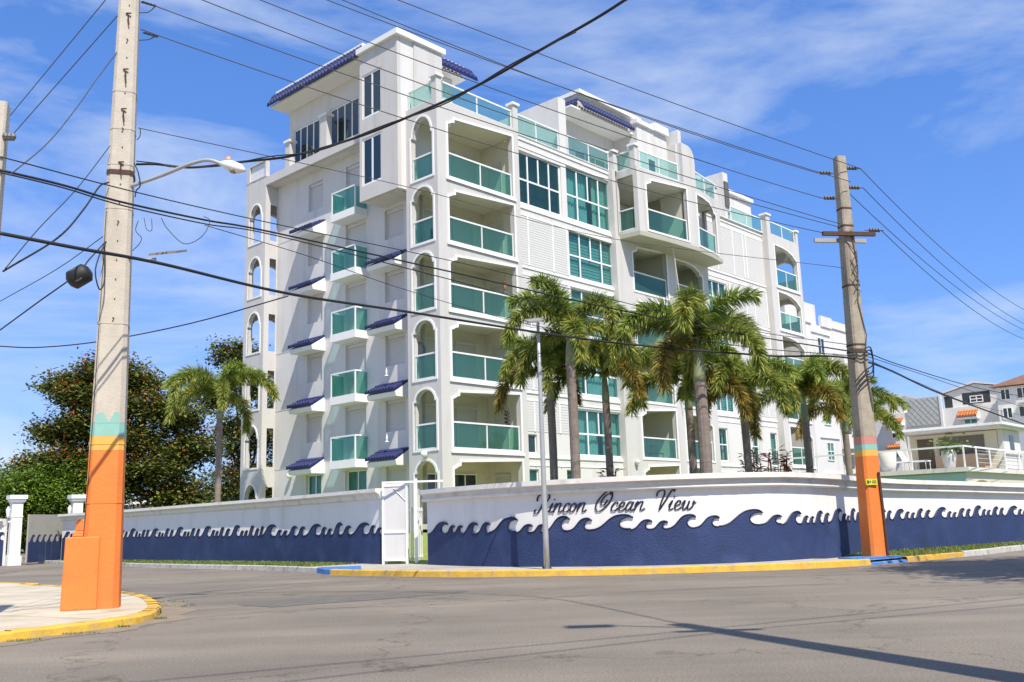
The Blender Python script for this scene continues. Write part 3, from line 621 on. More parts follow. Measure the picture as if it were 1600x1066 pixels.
for n in range(2, 7):   # small boxed balconies
    z = SZ[n]; bo = P('balcony', trim, (0.0, 0.775, 5.85, 7.80, z - 0.34, z + 0.03))
    F5 = Face('u', 0.0); mb = MB(); mb.box(0.03, 0.09, 5.88, 7.77, z + 1.10, z + 1.17); mb.box(0.091, 0.775, 5.88, 5.94, z + 1.10, z + 1.17); mb.box(0.091, 0.775, 7.71, 7.77, z + 1.10, z + 1.17)
    mb.box(0.03, 0.09, 5.88, 5.94, z + .032, z + 1.098); mb.box(0.03, 0.09, 7.71, 7.77, z + .032, z + 1.098); mb.build('balcony_frame', alu, bo)
    MB().box(0.055, 0.065, 5.95, 7.70, z + .06, z + 1.09).build('glass_pane', gl_bal, bo); MB().box(0.10, 0.77, 5.905, 5.915, z + .06, z + 1.09).build('glass_pane', gl_bal, bo); MB().box(0.10, 0.77, 7.735, 7.745, z + .06, z + 1.09).build('glass_pane', gl_bal, bo)
# sixth floor slab edge over the recess and the boxed-out block
P('terrace_edge', grey, (0.0, 1.0, 4.85, 13.62, 20.06, 20.52))
P('terrace_kerb', grey, (0.0, 0.22, 13.62, 15.55, 20.5, 20.6))
FX = Face('u', -0.5)
xh = [rect(3.22, 4.66, 17.40, 19.75), rect(3.22, 4.66, 20.75, 23.0)]
plate(MB(), FX, rect(2.08, 4.85, 16.68, 24.15), xh, 0, 0.2).build('block_wall', grey, B)
for h in xh: window(FX, h[0][0], h[1][0], h[0][1], h[2][1], 2, 1, B, d=0.06, glass=winddark, back='curtain', w=.1)
P('block_wall', white, (-0.299, 2.3, 2.09, 2.3, 16.7, 24.15), (-0.3, 5.0, 4.6, 4.84, 16.7, 20.05), (-0.3, 1.0, 4.61, 4.83, 20.05, 24.15), (2.1, 2.3, 2.301, 4.6, 20.45, 24.15), (-.3, 0.02, 2.301, 4.6, 16.66, 16.8), (0.02, 1.0, 2.301, 4.6, 16.66, 16.78))
P('block_wall', grey, (0.5, 2.3, 2.02, 2.085, 20.5, 24.15))
P('block_coping', trim, (-0.66, 2.46, 1.9, 4.95, 24.15, 24.42))
# left end column with arches
holes = []
for n in range(1, 7):
    zb = 0.97 if n == 1 else SZ[n] + .12; holes.append(arch(13.95, 15.15, zb + (0 if n == 1 else 0.02), SZ[n] + 1.6, SZ[n] + 2.3, 12, 0.08))
plate(MB(), FU, rect(13.62, 15.55, 0.9, 21.55), holes + [rect(13.75, 15.25, 20.65, 21.5)], 0, 0.22).build('wall', grey, B)
for h in holes: ring('arch_trim', FU, h, 0.09, 0.03, B)
FC = Face('v', 13.6); sh = [rect(0.30, 0.70, SZ[n] + (.15 if n > 1 else -.5), SZ[n] + 2.15) for n in range(1, 7)]
plate(MB(), FC, rect(0.0, 1.0, 0.9, 20.05), sh, 0, 0.016).build('wall', grey, B)
FC2 = Face('v', 15.33); plate(MB(), FC2, rect(0.22, 2.6, 0.9, 20.4), [arch(0.4, 2.3, SZ[n] + .12, SZ[n] + 1.7, SZ[n] + 2.3, 10) for n in range(1, 7)], 0, 0.2).build('wall', grey, B)
bpy.data.objects.remove([o for o in B.children if o.name.startswith('core_wall')][0])
P('core_wall', white, (1.05, 34.6, 2.35, 13.6, 0.8, 20.0), (2.6, 34.6, 13.6, 15.3, 0.8, 20.0))
for n in range(2, 7): P('floor_slab', cream, (0.22, 2.59, 13.62, 15.33, SZ[n] - .2, SZ[n] + .02))
MB().box(0.10, 0.12, 13.8, 14.45, 20.68, 21.48).build('glass_pane', mat('white_panel', (0.66, 0.68, 0.70), 0.4), B); MB().box(0.10, 0.12, 14.52, 15.2, 20.68, 21.48).build('glass_pane', MT['white_panel'], B)
# piers with caps along the terrace edges
def pier(a0, a1, b0, b1, z0, z1, cap=0.08, m_=None):
    p = P('terrace_pier', m_ or grey, (a0, a1, b0, b1, z0, z1)); MB().box(a0 - cap, a1 + cap, b0 - cap, b1 + cap, z1, z1 + 0.12).build('pier_cap', trim, p)
pier(0.0, 0.32, 0.0, 0.32, 20.5, 21.55); pier(5.08, 5.42, 0.0, 0.32, 20.5, 21.75); pier(0.02, 0.35, 11.45, 11.85, 20.52, 21.9); pier(0.02, 0.35, 8.2, 8.75, 20.52, 22.35)
pier(13.68, 14.0, -1.05, -0.7, 20.5, 21.75); pier(13.3, 13.6, 0.1, 0.4, 20.5, 21.6); pier(30.35, 30.85, 0.0, 0.4, 20.5, 21.75); pier(34.6, 34.9, 0.0, 0.3, 20.5, 21.4); pier(22.2, 22.6, -0.85, -0.3, 20.5, 21.5)
railing(FV, 0.34, 5.06, 20.53, 0.93, 2, B, d=0.12, glass=gl_par)
railing(FU, 0.36, 2.0, 20.53, 0.93, 1, B, d=0.12, glass=gl_par)
railing(FM, 5.46, 8.95, 20.52, 1.1, 2, B, d=0.05, glass=gl_par); railing(FM, 9.7, 13.25, 20.52, 1.1, 2, B, d=0.05, glass=gl_par)
railing(F3, .1, F3.L - .32, 20.52, 1.05, 1, B, d=0.1, glass=gl_par); railing(F1, .4, 3.85, 20.52, 1.05, 2, B, d=0.1, glass=gl_par); railing(F2, .55, F2.L - .3, 20.52, 1.1, 2, B, d=0.1, glass=gl_par)
railing(FR, 26.2, 30.3, 20.52, 1.0, 2, B, d=-0.1, glass=gl_par); railing(FV, 30.9, 34.55, 20.53, 0.93, 2, B, d=0.12, glass=gl_par)
P('terrace_coping', trim, (5.44, 13.3, 0.3, 0.42, 20.5, 20.53)); P('terrace_coping', trim, (22.5, 30.4, 0.3, 0.5, 20.5, 20.53))
# terrace fins
FQ = Face('v', 0.36); P('terrace_fin', white, (9.02, 9.62, 0.36, 6.0, 20.41, 23.55))
cr_ = [(0, 20.5), (1.35, 20.5), (1.35, 22.1)] + [(1.35 - .65 * (1 - math.cos(a)), 22.1 + .85 * math.sin(a)) for a in (0.3, .6, .9, 1.2, 1.5)] + [(0, 22.95)]
F6 = Face2((17.85, -1.46), (19.3, -1.44), 0); plate(MB(), F6, cr_, (), 0, 0.2).build('terrace_fin', grey, B)
P('terrace_fin', white, (20.2, 20.55, 0.2, 6.0, 20.41, 24.95), (26.0, 26.6, 0.6, 6.0, 20.41, 23.85)); 
P('terrace_fin', grey, (20.0, 20.19, 0.3, 6.0, 20.41, 24.0))
# penthouse one
FP = Face('u', 0.62); ph = [rect(9.65, 11.97, 20.6, 22.85), rect(6.35, 8.75, 20.6, 22.95)]
plate(MB(), FP, rect(4.86, 12.35, 20.4, 24.02), ph, 0, 0.2).build('penthouse_wall', white, B)
for h in ph: window(FP, h[0][0], h[1][0], h[0][1], h[2][1], 4, 1, B, d=0.08, glass=winddark, back=None, w=.08)
P('penthouse_wall', white, (0.83, 5.3, 12.13, 12.34, 20.4, 24.0), (2.31, 4.2, 3.5, 3.7, 20.4, 24.0), (4.2, 4.4, 3.5, 12.1, 20.4, 24.0))
P('penthouse_soffit', trim, (-0.46, 4.9, 4.86, 12.62, 24.03, 24.14), (2.47, 4.9, 3.0, 4.859, 24.03, 24.14))
P('penthouse_fascia', grey, (-0.12, 5.0, 4.96, 12.3, 24.15, 24.75), (2.48, 5.0, 3.45, 4.959, 24.15, 24.75))
P('penthouse_coping', trim, (-0.24, 2.46, 4.97, 12.45, 24.75, 24.97), (2.461, 5.15, 3.35, 12.45, 24.75, 24.97))
tiles(FU, 4.95, 12.7, 24.02, 24.70, -0.60, -0.24, B, step=0.27)
tiles(FV, 2.5, 5.5, 24.02, 24.72, 2.75, 3.25, B, step=0.27)
window(Face('v', 3.5), 2.5, 4.0, 20.5, 22.8, 2, 1, B, d=-0.03, back=None, glass=winddark)
# penthouse two
P('penthouse_wall', white, (12.3, 18.2, 2.6, 9.0, 20.41, 24.3)); P('penthouse_fascia', grey, (11.95, 17.6, 1.35, 9.0, 24.12, 25.0)); P('penthouse_coping', trim, (11.85, 17.7, 1.1, 9.1, 25.0, 25.22))
P('penthouse_soffit', trim, (11.9, 17.0, 1.2, 2.6, 24.0, 24.1), (11.2, 12.3, 1.21, 9.0, 24.001, 24.101))
tiles(FV, 11.9, 16.6, 23.95, 24.5, 0.85, 1.18, B, step=0.25); tiles(Face('u', 11.3), 1.2, 4.2, 24.05, 24.6, 0.1, 0.6, B, step=0.24)
window(Face('v', 2.6), 13.0, 16.8, 20.45, 22.4, 4, 1, B, d=-0.03, back=None)
P('penthouse_wall', white, (16.9, 20.0, 0.9, 6.0, 20.41, 24.6)); P('penthouse_coping', trim, (16.75, 18.5, 0.75, 6.1, 24.6, 24.85), (18.55, 20.0, 0.7, 6.1, 24.62, 25.1))
window(Face('v', 0.9), 17.8, 18.6, 20.5, 22.7, 1, 1, B, d=-0.03, glass=winddark, back=None)
MB().tube([(16.8, 1.0, 22.9), (16.5, 0.7, 22.9), (16.45, 0.65, 23.05)], 0.03, 6).lathe([(0.05, 0), (0.13, 0.05), (0.05, 0.12)], (16.45, 0.65, 23.05), 10).build('wall_light', lampw, B)
MB().tube([(1.4, 2.0, 22.45), (1.4, 1.75, 22.45)], 0.03, 6).lathe([(0.05, 0), (0.13, 0.05), (0.05, 0.14)], (1.4, 1.7, 22.45), 10).build('wall_light', lampw, B)
# penthouse three
P('penthouse_wall', white, (34.6 - 3.6, 34.4, 3.2, 8.0, 20.41, 24.3)); P('penthouse_wall', white, (27.0, 31.0, 3.3, 9.0, 20.41, 24.3)); P('penthouse_coping', trim, (30.9, 34.5, 3.0, 8.1, 24.3, 24.55), (26.9, 30.9, 3.1, 9.1, 24.31, 24.6))
P('penthouse_wall', white, (22.8, 26.0, 3.3, 9.0, 20.41, 24.2)); tiles(FV, 26.7, 28.0, 23.3, 24.1, 2.6, 3.2, B, step=0.19)
MB().box(26.02, 26.5, .5, .58, 21.5, 23.2).build('wall_panel', lampdark, B)
window(Face('v', 3.2), 31.3, 33.6, 20.45, 22.4, 2, 1, B, d=-0.03, back=None)
# wall lights at the ground floor arches
for (x, y, z, r) in ((-0.16, 0.95, 4.62, 0.15), (0.62, 12.0, 4.35, 0.14), (5.45, 0.2, 4.55, 0.13), (13.8, -0.05, 4.6, .13), (34.95, .5, 13.3, .13)):
    MB().tube([(x, y, z), (x + .2, y, z + .05)], 0.03, 6).lathe([(0.04, -r), (r * .8, -r * .6), (r, 0), (r * .8, r * .6), (0.04, r)], (x, y, z), 12).build('wall_light', lampw, B, smooth=True)
for (v_, z) in ((3.4, 8.35), (3.4, 5.35)): MB().lathe([(0.02, 0), (.1, .04), (.03, .1), (.05, .2), (.01, .42)], (0.35, v_ + .6, z), 8).build('finial', trim, B)
# entrance path strip by the ground floor
# ------------------------------------------------------------------ balcony ornaments (things that hang in the balconies)
def bw(u, v, z): q = Matrix.Rotation(YAW, 3, 'Z') @ Vector((u, v, 0)); return (q.x - 3.0499, q.y + 39.8836, z - 0.3)
t = thing('hanging_parrot', 'small red and yellow parrot ornament hanging in the fourth floor corner balcony', 'ornament', bw(4.5, 0.35, 12.15)); t.scale = (.7, .7, .9)
MB().lathe([(0.02, .50), (.07, .56), (.09, .64), (.06, .74), (.01, .78)], n=10).build('head', mat('parrot_red', (.20, .02, .015), .6), t, smooth=True)
MB().lathe([(0.02, .18), (.10, .28), (.12, .42), (.07, .54)], n=10).build('body', mat('parrot_yellow', (.26, .12, .03), .6), t, smooth=True)
MB().lathe([(0.01, -.25), (.06, -.1), (.08, .1), (.06, .2)], n=10).build('tail', mat('parrot_teal', (.03, .14, .14), .6), t, smooth=True)
MB().tube([(0, 0, .77), (0, 0, 1.35)], .008, 5).build('cord', black, t)
t = thing('hanging_ornament', 'dark twisted hanging ornament in the second floor corner balcony', 'ornament', bw(4.55, 0.5, 5.95))
mb = MB()
for k in range(26):
    a = k * 1.1; c = Vector((.09 * math.cos(a), .09 * math.sin(a), .03 * k)); mb.lathe([(0.01, -.05), (.06, 0), (.01, .05)], c, 6)
mb.build('body', mat('ornament_dark', (.06, .04, .035), .7), t); MB().tube([(0, 0, .78), (0, 0, 1.2)], .008, 5).build('cord', black, t)
t = thing('hanging_windsock', 'blue teardrop cloth hanging in the third floor corner balcony', 'ornament', bw(4.6, 0.4, 8.75))
MB().lathe([(0.02, 0), (.16, .08), (.2, .25), (.1, .6), (.02, 1.0)], n=10).build('body', mat('ornament_blue', (.03, .16, .25), .7), t, smooth=True)
t = thing('round_wall_plaque', 'round dark plaque on the wall inside the third floor arch', 'ornament', bw(0.62, 2.0, 9.35), YAW)
MB().tube([(0.3 * math.cos(a * .4), 0.02, 0.3 * math.sin(a * .4)) for a in range(17)], .06, 6).build('rim', mat('plaque_grey', (.2, .21, .2), .6), t)
MB().prism([(0.29 * math.cos(a * .4), 0.29 * math.sin(a * .4)) for a in range(16)], lambda p: (p[0], .03, p[1]), lambda p: (p[0], .05, p[1])).build('disc', mat('plaque_face', (.38, .38, .36), .6), t)
# balcony furniture seen through the glass
def chair(u, v, z, label):
    c = thing('balcony_chair', label, 'chair', bw(u, v, z), YAW + random.uniform(-.5, .5)); m_ = mat('chair_dark', (.07, .06, .06), .6)
    MB().box(-.24, .24, -.24, .24, .40, .46).build('seat', m_, c); MB().box(-.24, .24, .22, .27, .46, .9).build('backrest', m_, c)
    for x in (-.22, .22):
        for y in (-.22, .22): MB().tube([(x, y, 0), (x, y, .4)], .02, 5).build('leg', m_, c)
chair(1.1, 1.0, 16.88, 'dark chair on the sixth floor corner balcony behind the green glass'); chair(1.0, 1.1, 13.88, 'dark chair on the fifth floor corner balcony behind the green glass')
chair(16.3, 0.9, 4.76, 'left dark chair on the second floor balcony behind the palms'); chair(17.2, 1.0, 4.76, 'right dark chair on the second floor balcony behind the palms')
# ------------------------------------------------------------------ perimeter walls with the wave mural
class Path:
    def __init__(s, pts, step=0.4):
        s.P = dense(pts, step); s.S = [0.0]
        for i in range(1, len(s.P)): s.S.append(s.S[-1] + (s.P[i] - s.P[i - 1]).length)
    def at(s, d):
        import bisect
        i = min(max(bisect.bisect(s.S, d) - 1, 0), len(s.P) - 2); t = (d - s.S[i]) / (s.S[i + 1] - s.S[i]); p = s.P[i].lerp(s.P[i + 1], t)
        na = nrm(s.P, i); nb = nrm(s.P, i + 1); n_ = na.lerp(nb, t).normalized(); return p, n_
    def p(s, d, z, depth=0.0):
        p, n_ = s.at(d); q = p + n_ * depth; return (q.x, q.y, z)
PL = Path(WL); PR = Path(WR)
def wallbuild(path, name, label, top, z0, s0, s1, copm, prof):
    W_ = thing(name, label, 'wall'); 
    def sweep(mb, s0, s1, sec):   # sec: list of (depth,z-function)
        k = max(2, int((s1 - s0) / 0.4)); n_ = len(sec(s0)); o = len(mb.v)
        for i in range(k + 1):
            s_ = s0 + (s1 - s0) * i / k
            for (d, z) in sec(s_): mb.v.append(path.p(s_, z, d))
        for i in range(k):
            for j in range(n_): mb.f.append((o + i * n_ + j, o + i * n_ + (j + 1) % n_, o + (i + 1) * n_ + (j + 1) % n_, o + (i + 1) * n_ + j))
        mb.f.append(tuple(o + j for j in range(n_))); mb.f.append(tuple(o + k * n_ + j for j in reversed(range(n_))))
    mb = MB(); sweep(mb, s0, s1, lambda s_: [(0, z0), (0, top(s_) - .3), (.2, top(s_) - .3), (.2, z0)]); mb.build('wall_body', wallw, W_)
    mb = MB(); sweep(mb, s0 - .08, s1, lambda s_: [(d, top(s_) + z) for d, z in prof]); mb.build('coping', copm, W_)
    return W_, sweep
profR = [(-.02, -.37), (-.13, -.36), (-.16, -.33), (-.16, -.28), (-.10, -.26), (-.10, -.17), (-.20, -.14), (-.27, -.13), (-.27, 0.0), (.34, 0.0), (.34, -.13), (.24, -.36)]
profL = [(-.02, -.36), (-.08, -.32), (-.11, -.2), (-.20, -.14), (-.26, -.12), (-.26, 0), (.3, 0), (.3, -.12), (.24, -.34)]
def topL(s_):
    p, _ = PL.at(s_); return 2.60 + 0.0 * p.y
def topR(s_):
    p, _ = PR.at(s_); f = min(max((s_ - 12) / 14, 0), 1); return 2.43 - 0.30 * f
sR_end = PR.S[-1]
LW, sweepL = wallbuild(PL, 'perimeter_wall', 'long straight white wall with navy wave mural left of the white gate', topL, -0.05, 0.6, PL.S[-1], coping, profL)
RW_, sweepR = wallbuild(PR, 'perimeter_wall', 'curved white wall with navy wave mural and blue script lettering right of the gate', topR, -0.05, 0.0, sR_end, coping, profR)
def wavepoly(w, h, base, z0, hook=1.0):
    T0 = [(0, 0), (0.12, 0.04), (0.26, 0.2), (0.38, 0.45), (0.50, 0.72), (0.64, 0.92), (0.82, 1.0), (0.97, 0.95), (1.07, 0.78)]
    T1 = [(0.97, 0.83), (0.86, 0.77), (0.77, 0.62), (0.73, 0.42), (0.75, 0.2), (0.83, 0.05), (0.92, 0.01), (1.0, 0.0)]
    pts = smoothpts([(a * w, b * h, 0) for a, b in T0], 3) + smoothpts([(a * w, b * h, 0) for a, b in T1], 3)
    crest = [(p.x, base + p.y) for p in pts]
    return [(0, z0)] + [(x, z) for x, z in crest] + [(w, z0)], crest
def waves(path, W_, s0, s1, base, amp, z0, wid):
    s = s0
    pat = [(1.45, 1.05), (0.62, 0.66), (0.55, 0.55), (0.9, 1.0), (0.75, 0.8)]; k = 0
    mbp = None
    while s < s1 - 0.01:
        w_, h_ = pat[k % 5]; w_ = w_ * wid * random.uniform(.9, 1.12); h_ = h_ * amp * random.uniform(.88, 1.08); w_ = s1 - s if s1 - s < w_ + .22 else w_; k += 1
        b = base(s) + random.uniform(-.02, .02); poly, crest = wavepoly(w_, h_, b, z0)
        # body polygon without fold: use tessellation in (s,z)
        bm = bmesh.new(); vv = [bm.verts.new((p[0], 0, p[1])) for p in poly]
        for t in tessellate_polygon([[Vector((p[0], p[1], 0)) for p in poly]]):
            try: bm.faces.new([vv[i] for i in t])
            except ValueError: pass
        x = 0.25
        while x < w_:
            bmesh.ops.bisect_plane(bm, geom=bm.verts[:] + bm.edges[:] + bm.faces[:], plane_co=(x, 0, 0), plane_no=(1, 0, 0)); x += 0.25
        ex = bmesh.ops.extrude_edge_only(bm, edges=[e for e in bm.edges if len(e.link_faces) == 1])
        for v in ex['geom']:
            if isinstance(v, bmesh.types.BMVert): v.co.y = 1.0
        for v in bm.verts: v.co = path.p(s + v.co.x, v.co.z, 0.01 if v.co.y > .5 else -0.03)
        me = bpy.data.meshes.new('wave'); bm.normal_update(); bm.to_mesh(me); bm.free(); me.materials.append(navy)
        o = bpy.data.objects.new('wave', me); COL.objects.link(o); o.parent = W_
        mb = MB(); mb.tube([path.p(s + p[0], p[1], -0.034) for p in crest], 0.017, 5); mb.build('crest_line', navyd, o)
        s += w_
waves(PL, LW, 0.7, PL.S[-1] - 8.75, lambda s: 1.10 + 0.006 * (PL.S[-1] - s), 0.40, -0.04, .6)
waves(PL, LW, PL.S[-1] - 9, PL.S[-1] - 0.05, lambda s: 1.12, 0.40, -0.04, .78)
waves(PR, RW_, 0.06, 12, lambda s: 1.08, 0.36, -0.04, .78)
waves(PR, RW_, 12, 46, lambda s: 1.07, 0.33, -0.04, 0.5)
# lettering: strokes in a letter box (x right, y up, x-height 1)
LET = {
 'R': (1.75, [[(1.0, 1.95), (.8, 1.2), (.5, .35), (.2, -.05), (-.1, -.05), (-.22, .2), (-.02, .35)], [(-.05, 1.3), (.0, 1.8), (.55, 2.15), (1.25, 2.1), (1.5, 1.7), (1.25, 1.25), (.8, 1.08)], [(.8, 1.08), (1.1, .95), (1.2, .4), (1.4, .03), (1.72, .2)]]),
 'i': (.55, [[(0, .5), (.3, 1.0), (.1, .35), (.15, 0), (.5, .15)], [(.42, 1.38), (.47, 1.46)]]),
 'n': (1.15, [[(.0, .6), (.28, .98), (.0, 0)], [(.1, .45), (.55, .95), (.8, .9), (.65, .3), (.75, 0), (1.12, .2)]]),
 'c': (.8, [[(.68, .72), (.62, .97), (.3, .85), (.05, .35), (.2, .02), (.5, .05), (.78, .3)]]),
 'o': (.9, [[(.55, .98), (.2, .8), (.05, .3), (.25, 0), (.6, .25), (.72, .75), (.5, .98), (.55, .75), (.9, .75)]]),
 'O': (1.78, [[(1.5, 1.75), (1.35, 2.2), (.8, 1.95), (.15, 1.1), (.05, .35), (.4, -.02), (1.0, .3), (1.6, 1.1), (1.7, 1.85), (1.35, 2.2)], [(1.45, 1.9), (1.0, 1.7), (.6, 1.1), (.65, .7), (1.0, .75), (1.25, 1.2)]]),
 'e': (.8, [[(.1, .38), (.55, .6), (.6, .9), (.35, .97), (.08, .5), (.2, .02), (.5, .05), (.8, .3)]]),
 'a': (.98, [[(.7, .85), (.4, .98), (.08, .5), (.15, .02), (.5, .25), (.78, .95)], [(.78, .95), (.6, .3), (.68, 0), (.98, .2)]]),
 'V': (1.5, [[(.05, 1.45), (.1, 1.9), (.6, 2.15), (.85, 1.8), (.65, .9), (.55, 0)], [(.55, 0), (1.1, 1.1), (1.55, 2.05), (1.85, 2.2), (1.8, 1.9)]]),
 'w': (1.4, [[(.0, .6), (.28, .98), (.15, .3), (.25, 0), (.55, .25), (.75, .9)], [(.72, .9), (.65, .2), (.8, 0), (1.15, .35), (1.25, .9), (1.15, .65), (1.5, .75)]]),
}
def lettering(text, s_left, s_right, zc, slope):
    total = sum(LET[c][0] if c != ' ' else 0.95 for c in text); k = (s_right - s_left) / total; x = 0
    for ch in text:
        if ch == ' ': x += 0.95; continue
        wd, strokes = LET[ch]
        mb = MB()
        for st in strokes:
            pts = smoothpts([(a, b, 0) for a, b in st], 5)
            n_ = len(pts); P3 = [PR.p(s_left + (x + p.x + p.y * 0.22) * k, zc + slope * (s_left + x * k - s_left) + p.y * 0.235, -0.02) for p in pts]
            rad = []
            for i in range(n_):
                a = pts[max(i - 1, 0)]; b = pts[min(i + 1, n_ - 1)]; dn = abs((b - a).normalized().y); rad.append(0.009 + 0.015 * dn)
            mb.tube(P3, rad, 6)
        mb.build('letter', navyd, RW_); x += wd
def s_of(path, x, y):
    i = min(range(len(path.P)), key=lambda k: (path.P[k] - Vector((x, y, 0))).length); return path.S[i]
lettering('Rincon Ocean View', s_of(PR, 0.4, 26.4) - .05, s_of(PR, 4.3, 24.95) + .32, 1.585, -0.012)
# end pier of the gate opening, white gate leaf, inner picket gate
G0 = Vector((-4.42, 31.72, 0)); G1 = Vector((-3.55, 31.42, 0))
t = thing('gate', 'white two panel sheet metal gate standing at the end of the left wall', 'gate', (G0.x, G0.y, 0.13), math.atan2(G1.y - G0.y, G1.x - G0.x))
gw = (G1 - G0).length
mb = MB()
for x in (0.0, gw - .07): mb.box(x, x + .07, -.04, .04, 0.02, 2.62)
mb.box(.071, gw - .071, -.03, .03, 2.5, 2.6); mb.box(.071, gw - .071, -.035, .035, 1.0, 1.08); mb.box(.071, gw - .071, -.03, .03, .12, .2); mb.build('frame', alu, t)
MB().box(.075, gw - .075, -.01, .01, 1.081, 2.499).build('panel', white, t); MB().box(.075, gw - .075, -.01, .01, .201, .999).build('panel', white, t)
MB().tube([(gw * .45, -.03, 2.45), (gw - .08, -.03, 2.05)], .012, 5).build('brace', steel, t)
t = thing('picket_gate', 'low cream picket gate standing open inside the wall gap', 'gate', (-3.5, 31.7, 0.2), 1.2)
mb = MB(); mb.box(0, .85, -.02, .02, 1.62, 1.68); mb.box(0, .85, -.02, .02, .12, .18); mb.build('rail', alu, t)
for k in range(7): MB().box(.02 + k * .13, .05 + k * .13, -.015, .015, 0.0, 1.75).build('picket', alu, t)
t = thing('gate_post', 'slim white post beside the gap of the pedestrian entrance', 'post', (-3.28, 31.35, .13), 0)
MB().box(-.05, .05, -.05, .05, 0, 2.72).build('shaft', alu, t); MB().box(-1.1, .9, -.02, .02, 2.6, 2.66).build('crossbar', alu, t)
mb = MB(); mb.add([(-4.6, 31.9, .155), (-2.6, 30.3, .155), (-1.8, 35.5, .6), (-3.9, 37.0, .6)], [(0, 1, 2, 3)])
# ------------------------------------------------------------------ gate pillars and sliding gate at the far left
def pillar(loc, h, label, rz):
    t = thing('gate_pillar', label, 'pillar', loc, rz, 'white gate pillars'); t.scale = (.62, .62, .96)
    mb = MB(); mb.box(-.52, .52, -.52, .52, -.1, .5); mb.box(-.42, .42, -.42, .42, .5, h * .68); mb.box(-.46, .46, -.46, .46, h * .68, h * .70); mb.box(-.42, .42, -.42, .42, h * .70, h - .42); mb.build('shaft', trim, t)
    mb = MB(); mb.box(-.5, .5, -.5, .5, h - .42, h - .34); mb.box(-.58, .58, -.58, .58, h - .34, h - .22); mb.box(-.68, .68, -.68, .68, h - .22, h); mb.build('cap', trim, t)
    l = MB().lathe([(.02, -.25), (.10, -.15), (.16, .1), (.18, .22), (.03, .4)], (-.66, -.2, h - 1.0), 6).build('lantern', trim, t)
    MB().box(-.64, -.42, -.23, -.17, h - 1.45, h - 1.38).build('bracket', trim, t)
def pxd(x, y, dist):
    d = fw * F_PX + rr * (x - 800) - uu * (y - 533); d = d / math.hypot(d.x, d.y); return Vector((d.x * dist, d.y * dist, 0))
pa = pxd(22, 850, 57); pb = pxd(117, 850, 60)
pillar((pa.x, pa.y, 0), 3.75, 'white gate pillar with lantern farther left at the edge of the photo', .7)
pillar((pb.x, pb.y, 0), 3.85, 'white gate pillar with lantern nearest the long wall, left of the orange pole', .7)
t = thing('sliding_gate', 'grey sliding gate with painted navy waves between the two white pillars', 'gate')
mb = MB()
PG2 = Path([(pa.x + .5, pa.y + .4), ((pa.x + pb.x) / 2, (pa.y + pb.y) / 2 + .1), (pb.x - .45, pb.y - .2)], 0.15)
t_ = MB().prism([(0, 0), (1, 0), (1, 1), (0, 1)], lambda p: PG2.p(p[0] * PG2.S[-1], .1 + p[1] * 2.5, 0), lambda p: PG2.p(p[0] * PG2.S[-1], .1 + p[1] * 2.5, .08)).build('panel', mat('gate_grey', (.42, .40, .36), .8, .15, 2), t)
for k in range(9):
    a, b = .05 + k * .52, .05 + (k + 1) * .52; poly, crest = wavepoly(.5, .4, 1.15, 0.12); n = len(poly)
    if a + .5 > PG2.S[-1]: break
    MB().prism(poly, lambda p: PG2.p(a + p[0], p[1], -.03), lambda p: PG2.p(a + p[0], p[1], 0.0)).build('wave', navy, t)
PO = Path([(-75, 60), (-50, 55), (-40, 52.8), (pa.x - .4, pa.y - .3)], 0.5)
LW2, _ = wallbuild(PO, 'perimeter_wall', 'white and navy boundary wall running out of the photo at the far left', lambda s: 2.4, -.05, 0, PO.S[-1], coping, profL)
waves(PO, LW2, PO.S[-1] - 12, PO.S[-1], lambda s: 1.3, 0.42, -0.04, 1.0)
# ------------------------------------------------------------------ lamp post by the wall
t = thing('street_lamp', 'slim galvanised solar street lamp post in front of the lettering', 'street lamp', (0.70, 24.75, 0.15), math.radians(10))
MB().lathe([(.078, 0), (.074, .8), (.052, 5.0), (.04, 6.3)], n=14).build('pole', steel, t, smooth=True)
MB().box(-.16, .16, -.16, .16, 0, .02).build('base_plate', steel, t)
for a in range(4): MB().lathe([(.018, 0), (.018, .06)], (.12 * math.cos(a * 1.571 + .785), .12 * math.sin(a * 1.571 + .785), .02), 6).build('bolt', rust, t)
h = thing('tmp', '', '', (0, 0, 0)); bpy.data.objects.remove(h)
mb = MB(); mb.add([(-.30, -.38, 6.28), (.10, -.38, 6.33), (.10, .38, 6.55), (-.30, .38, 6.50), (-.30, -.38, 6.32), (.10, -.38, 6.37), (.10, .38, 6.59), (-.30, .38, 6.54)], [(0, 3, 2, 1), (4, 5, 6, 7), (0, 1, 5, 4), (1, 2, 6, 5), (2, 3, 7, 6), (3, 0, 4, 7)])
hd = mb.build('lamp_head', mat('lamp_grey', (.30, .27, .25), .5), t)
MB().box(-.02, .02, -.12, .1, 6.25, 6.42).build('bracket', steel, t)
# ------------------------------------------------------------------ utility poles
def rings_(mb, pts, rot, chf=.16):
    for i in range(len(pts) - 1):
        (x0, y0, z0, w0), (x1, y1, z1, w1) = pts[i], pts[i + 1]
        mb.frustum(x0, y0, z0, z1, w0, w1, rot, chf, x1, y1)
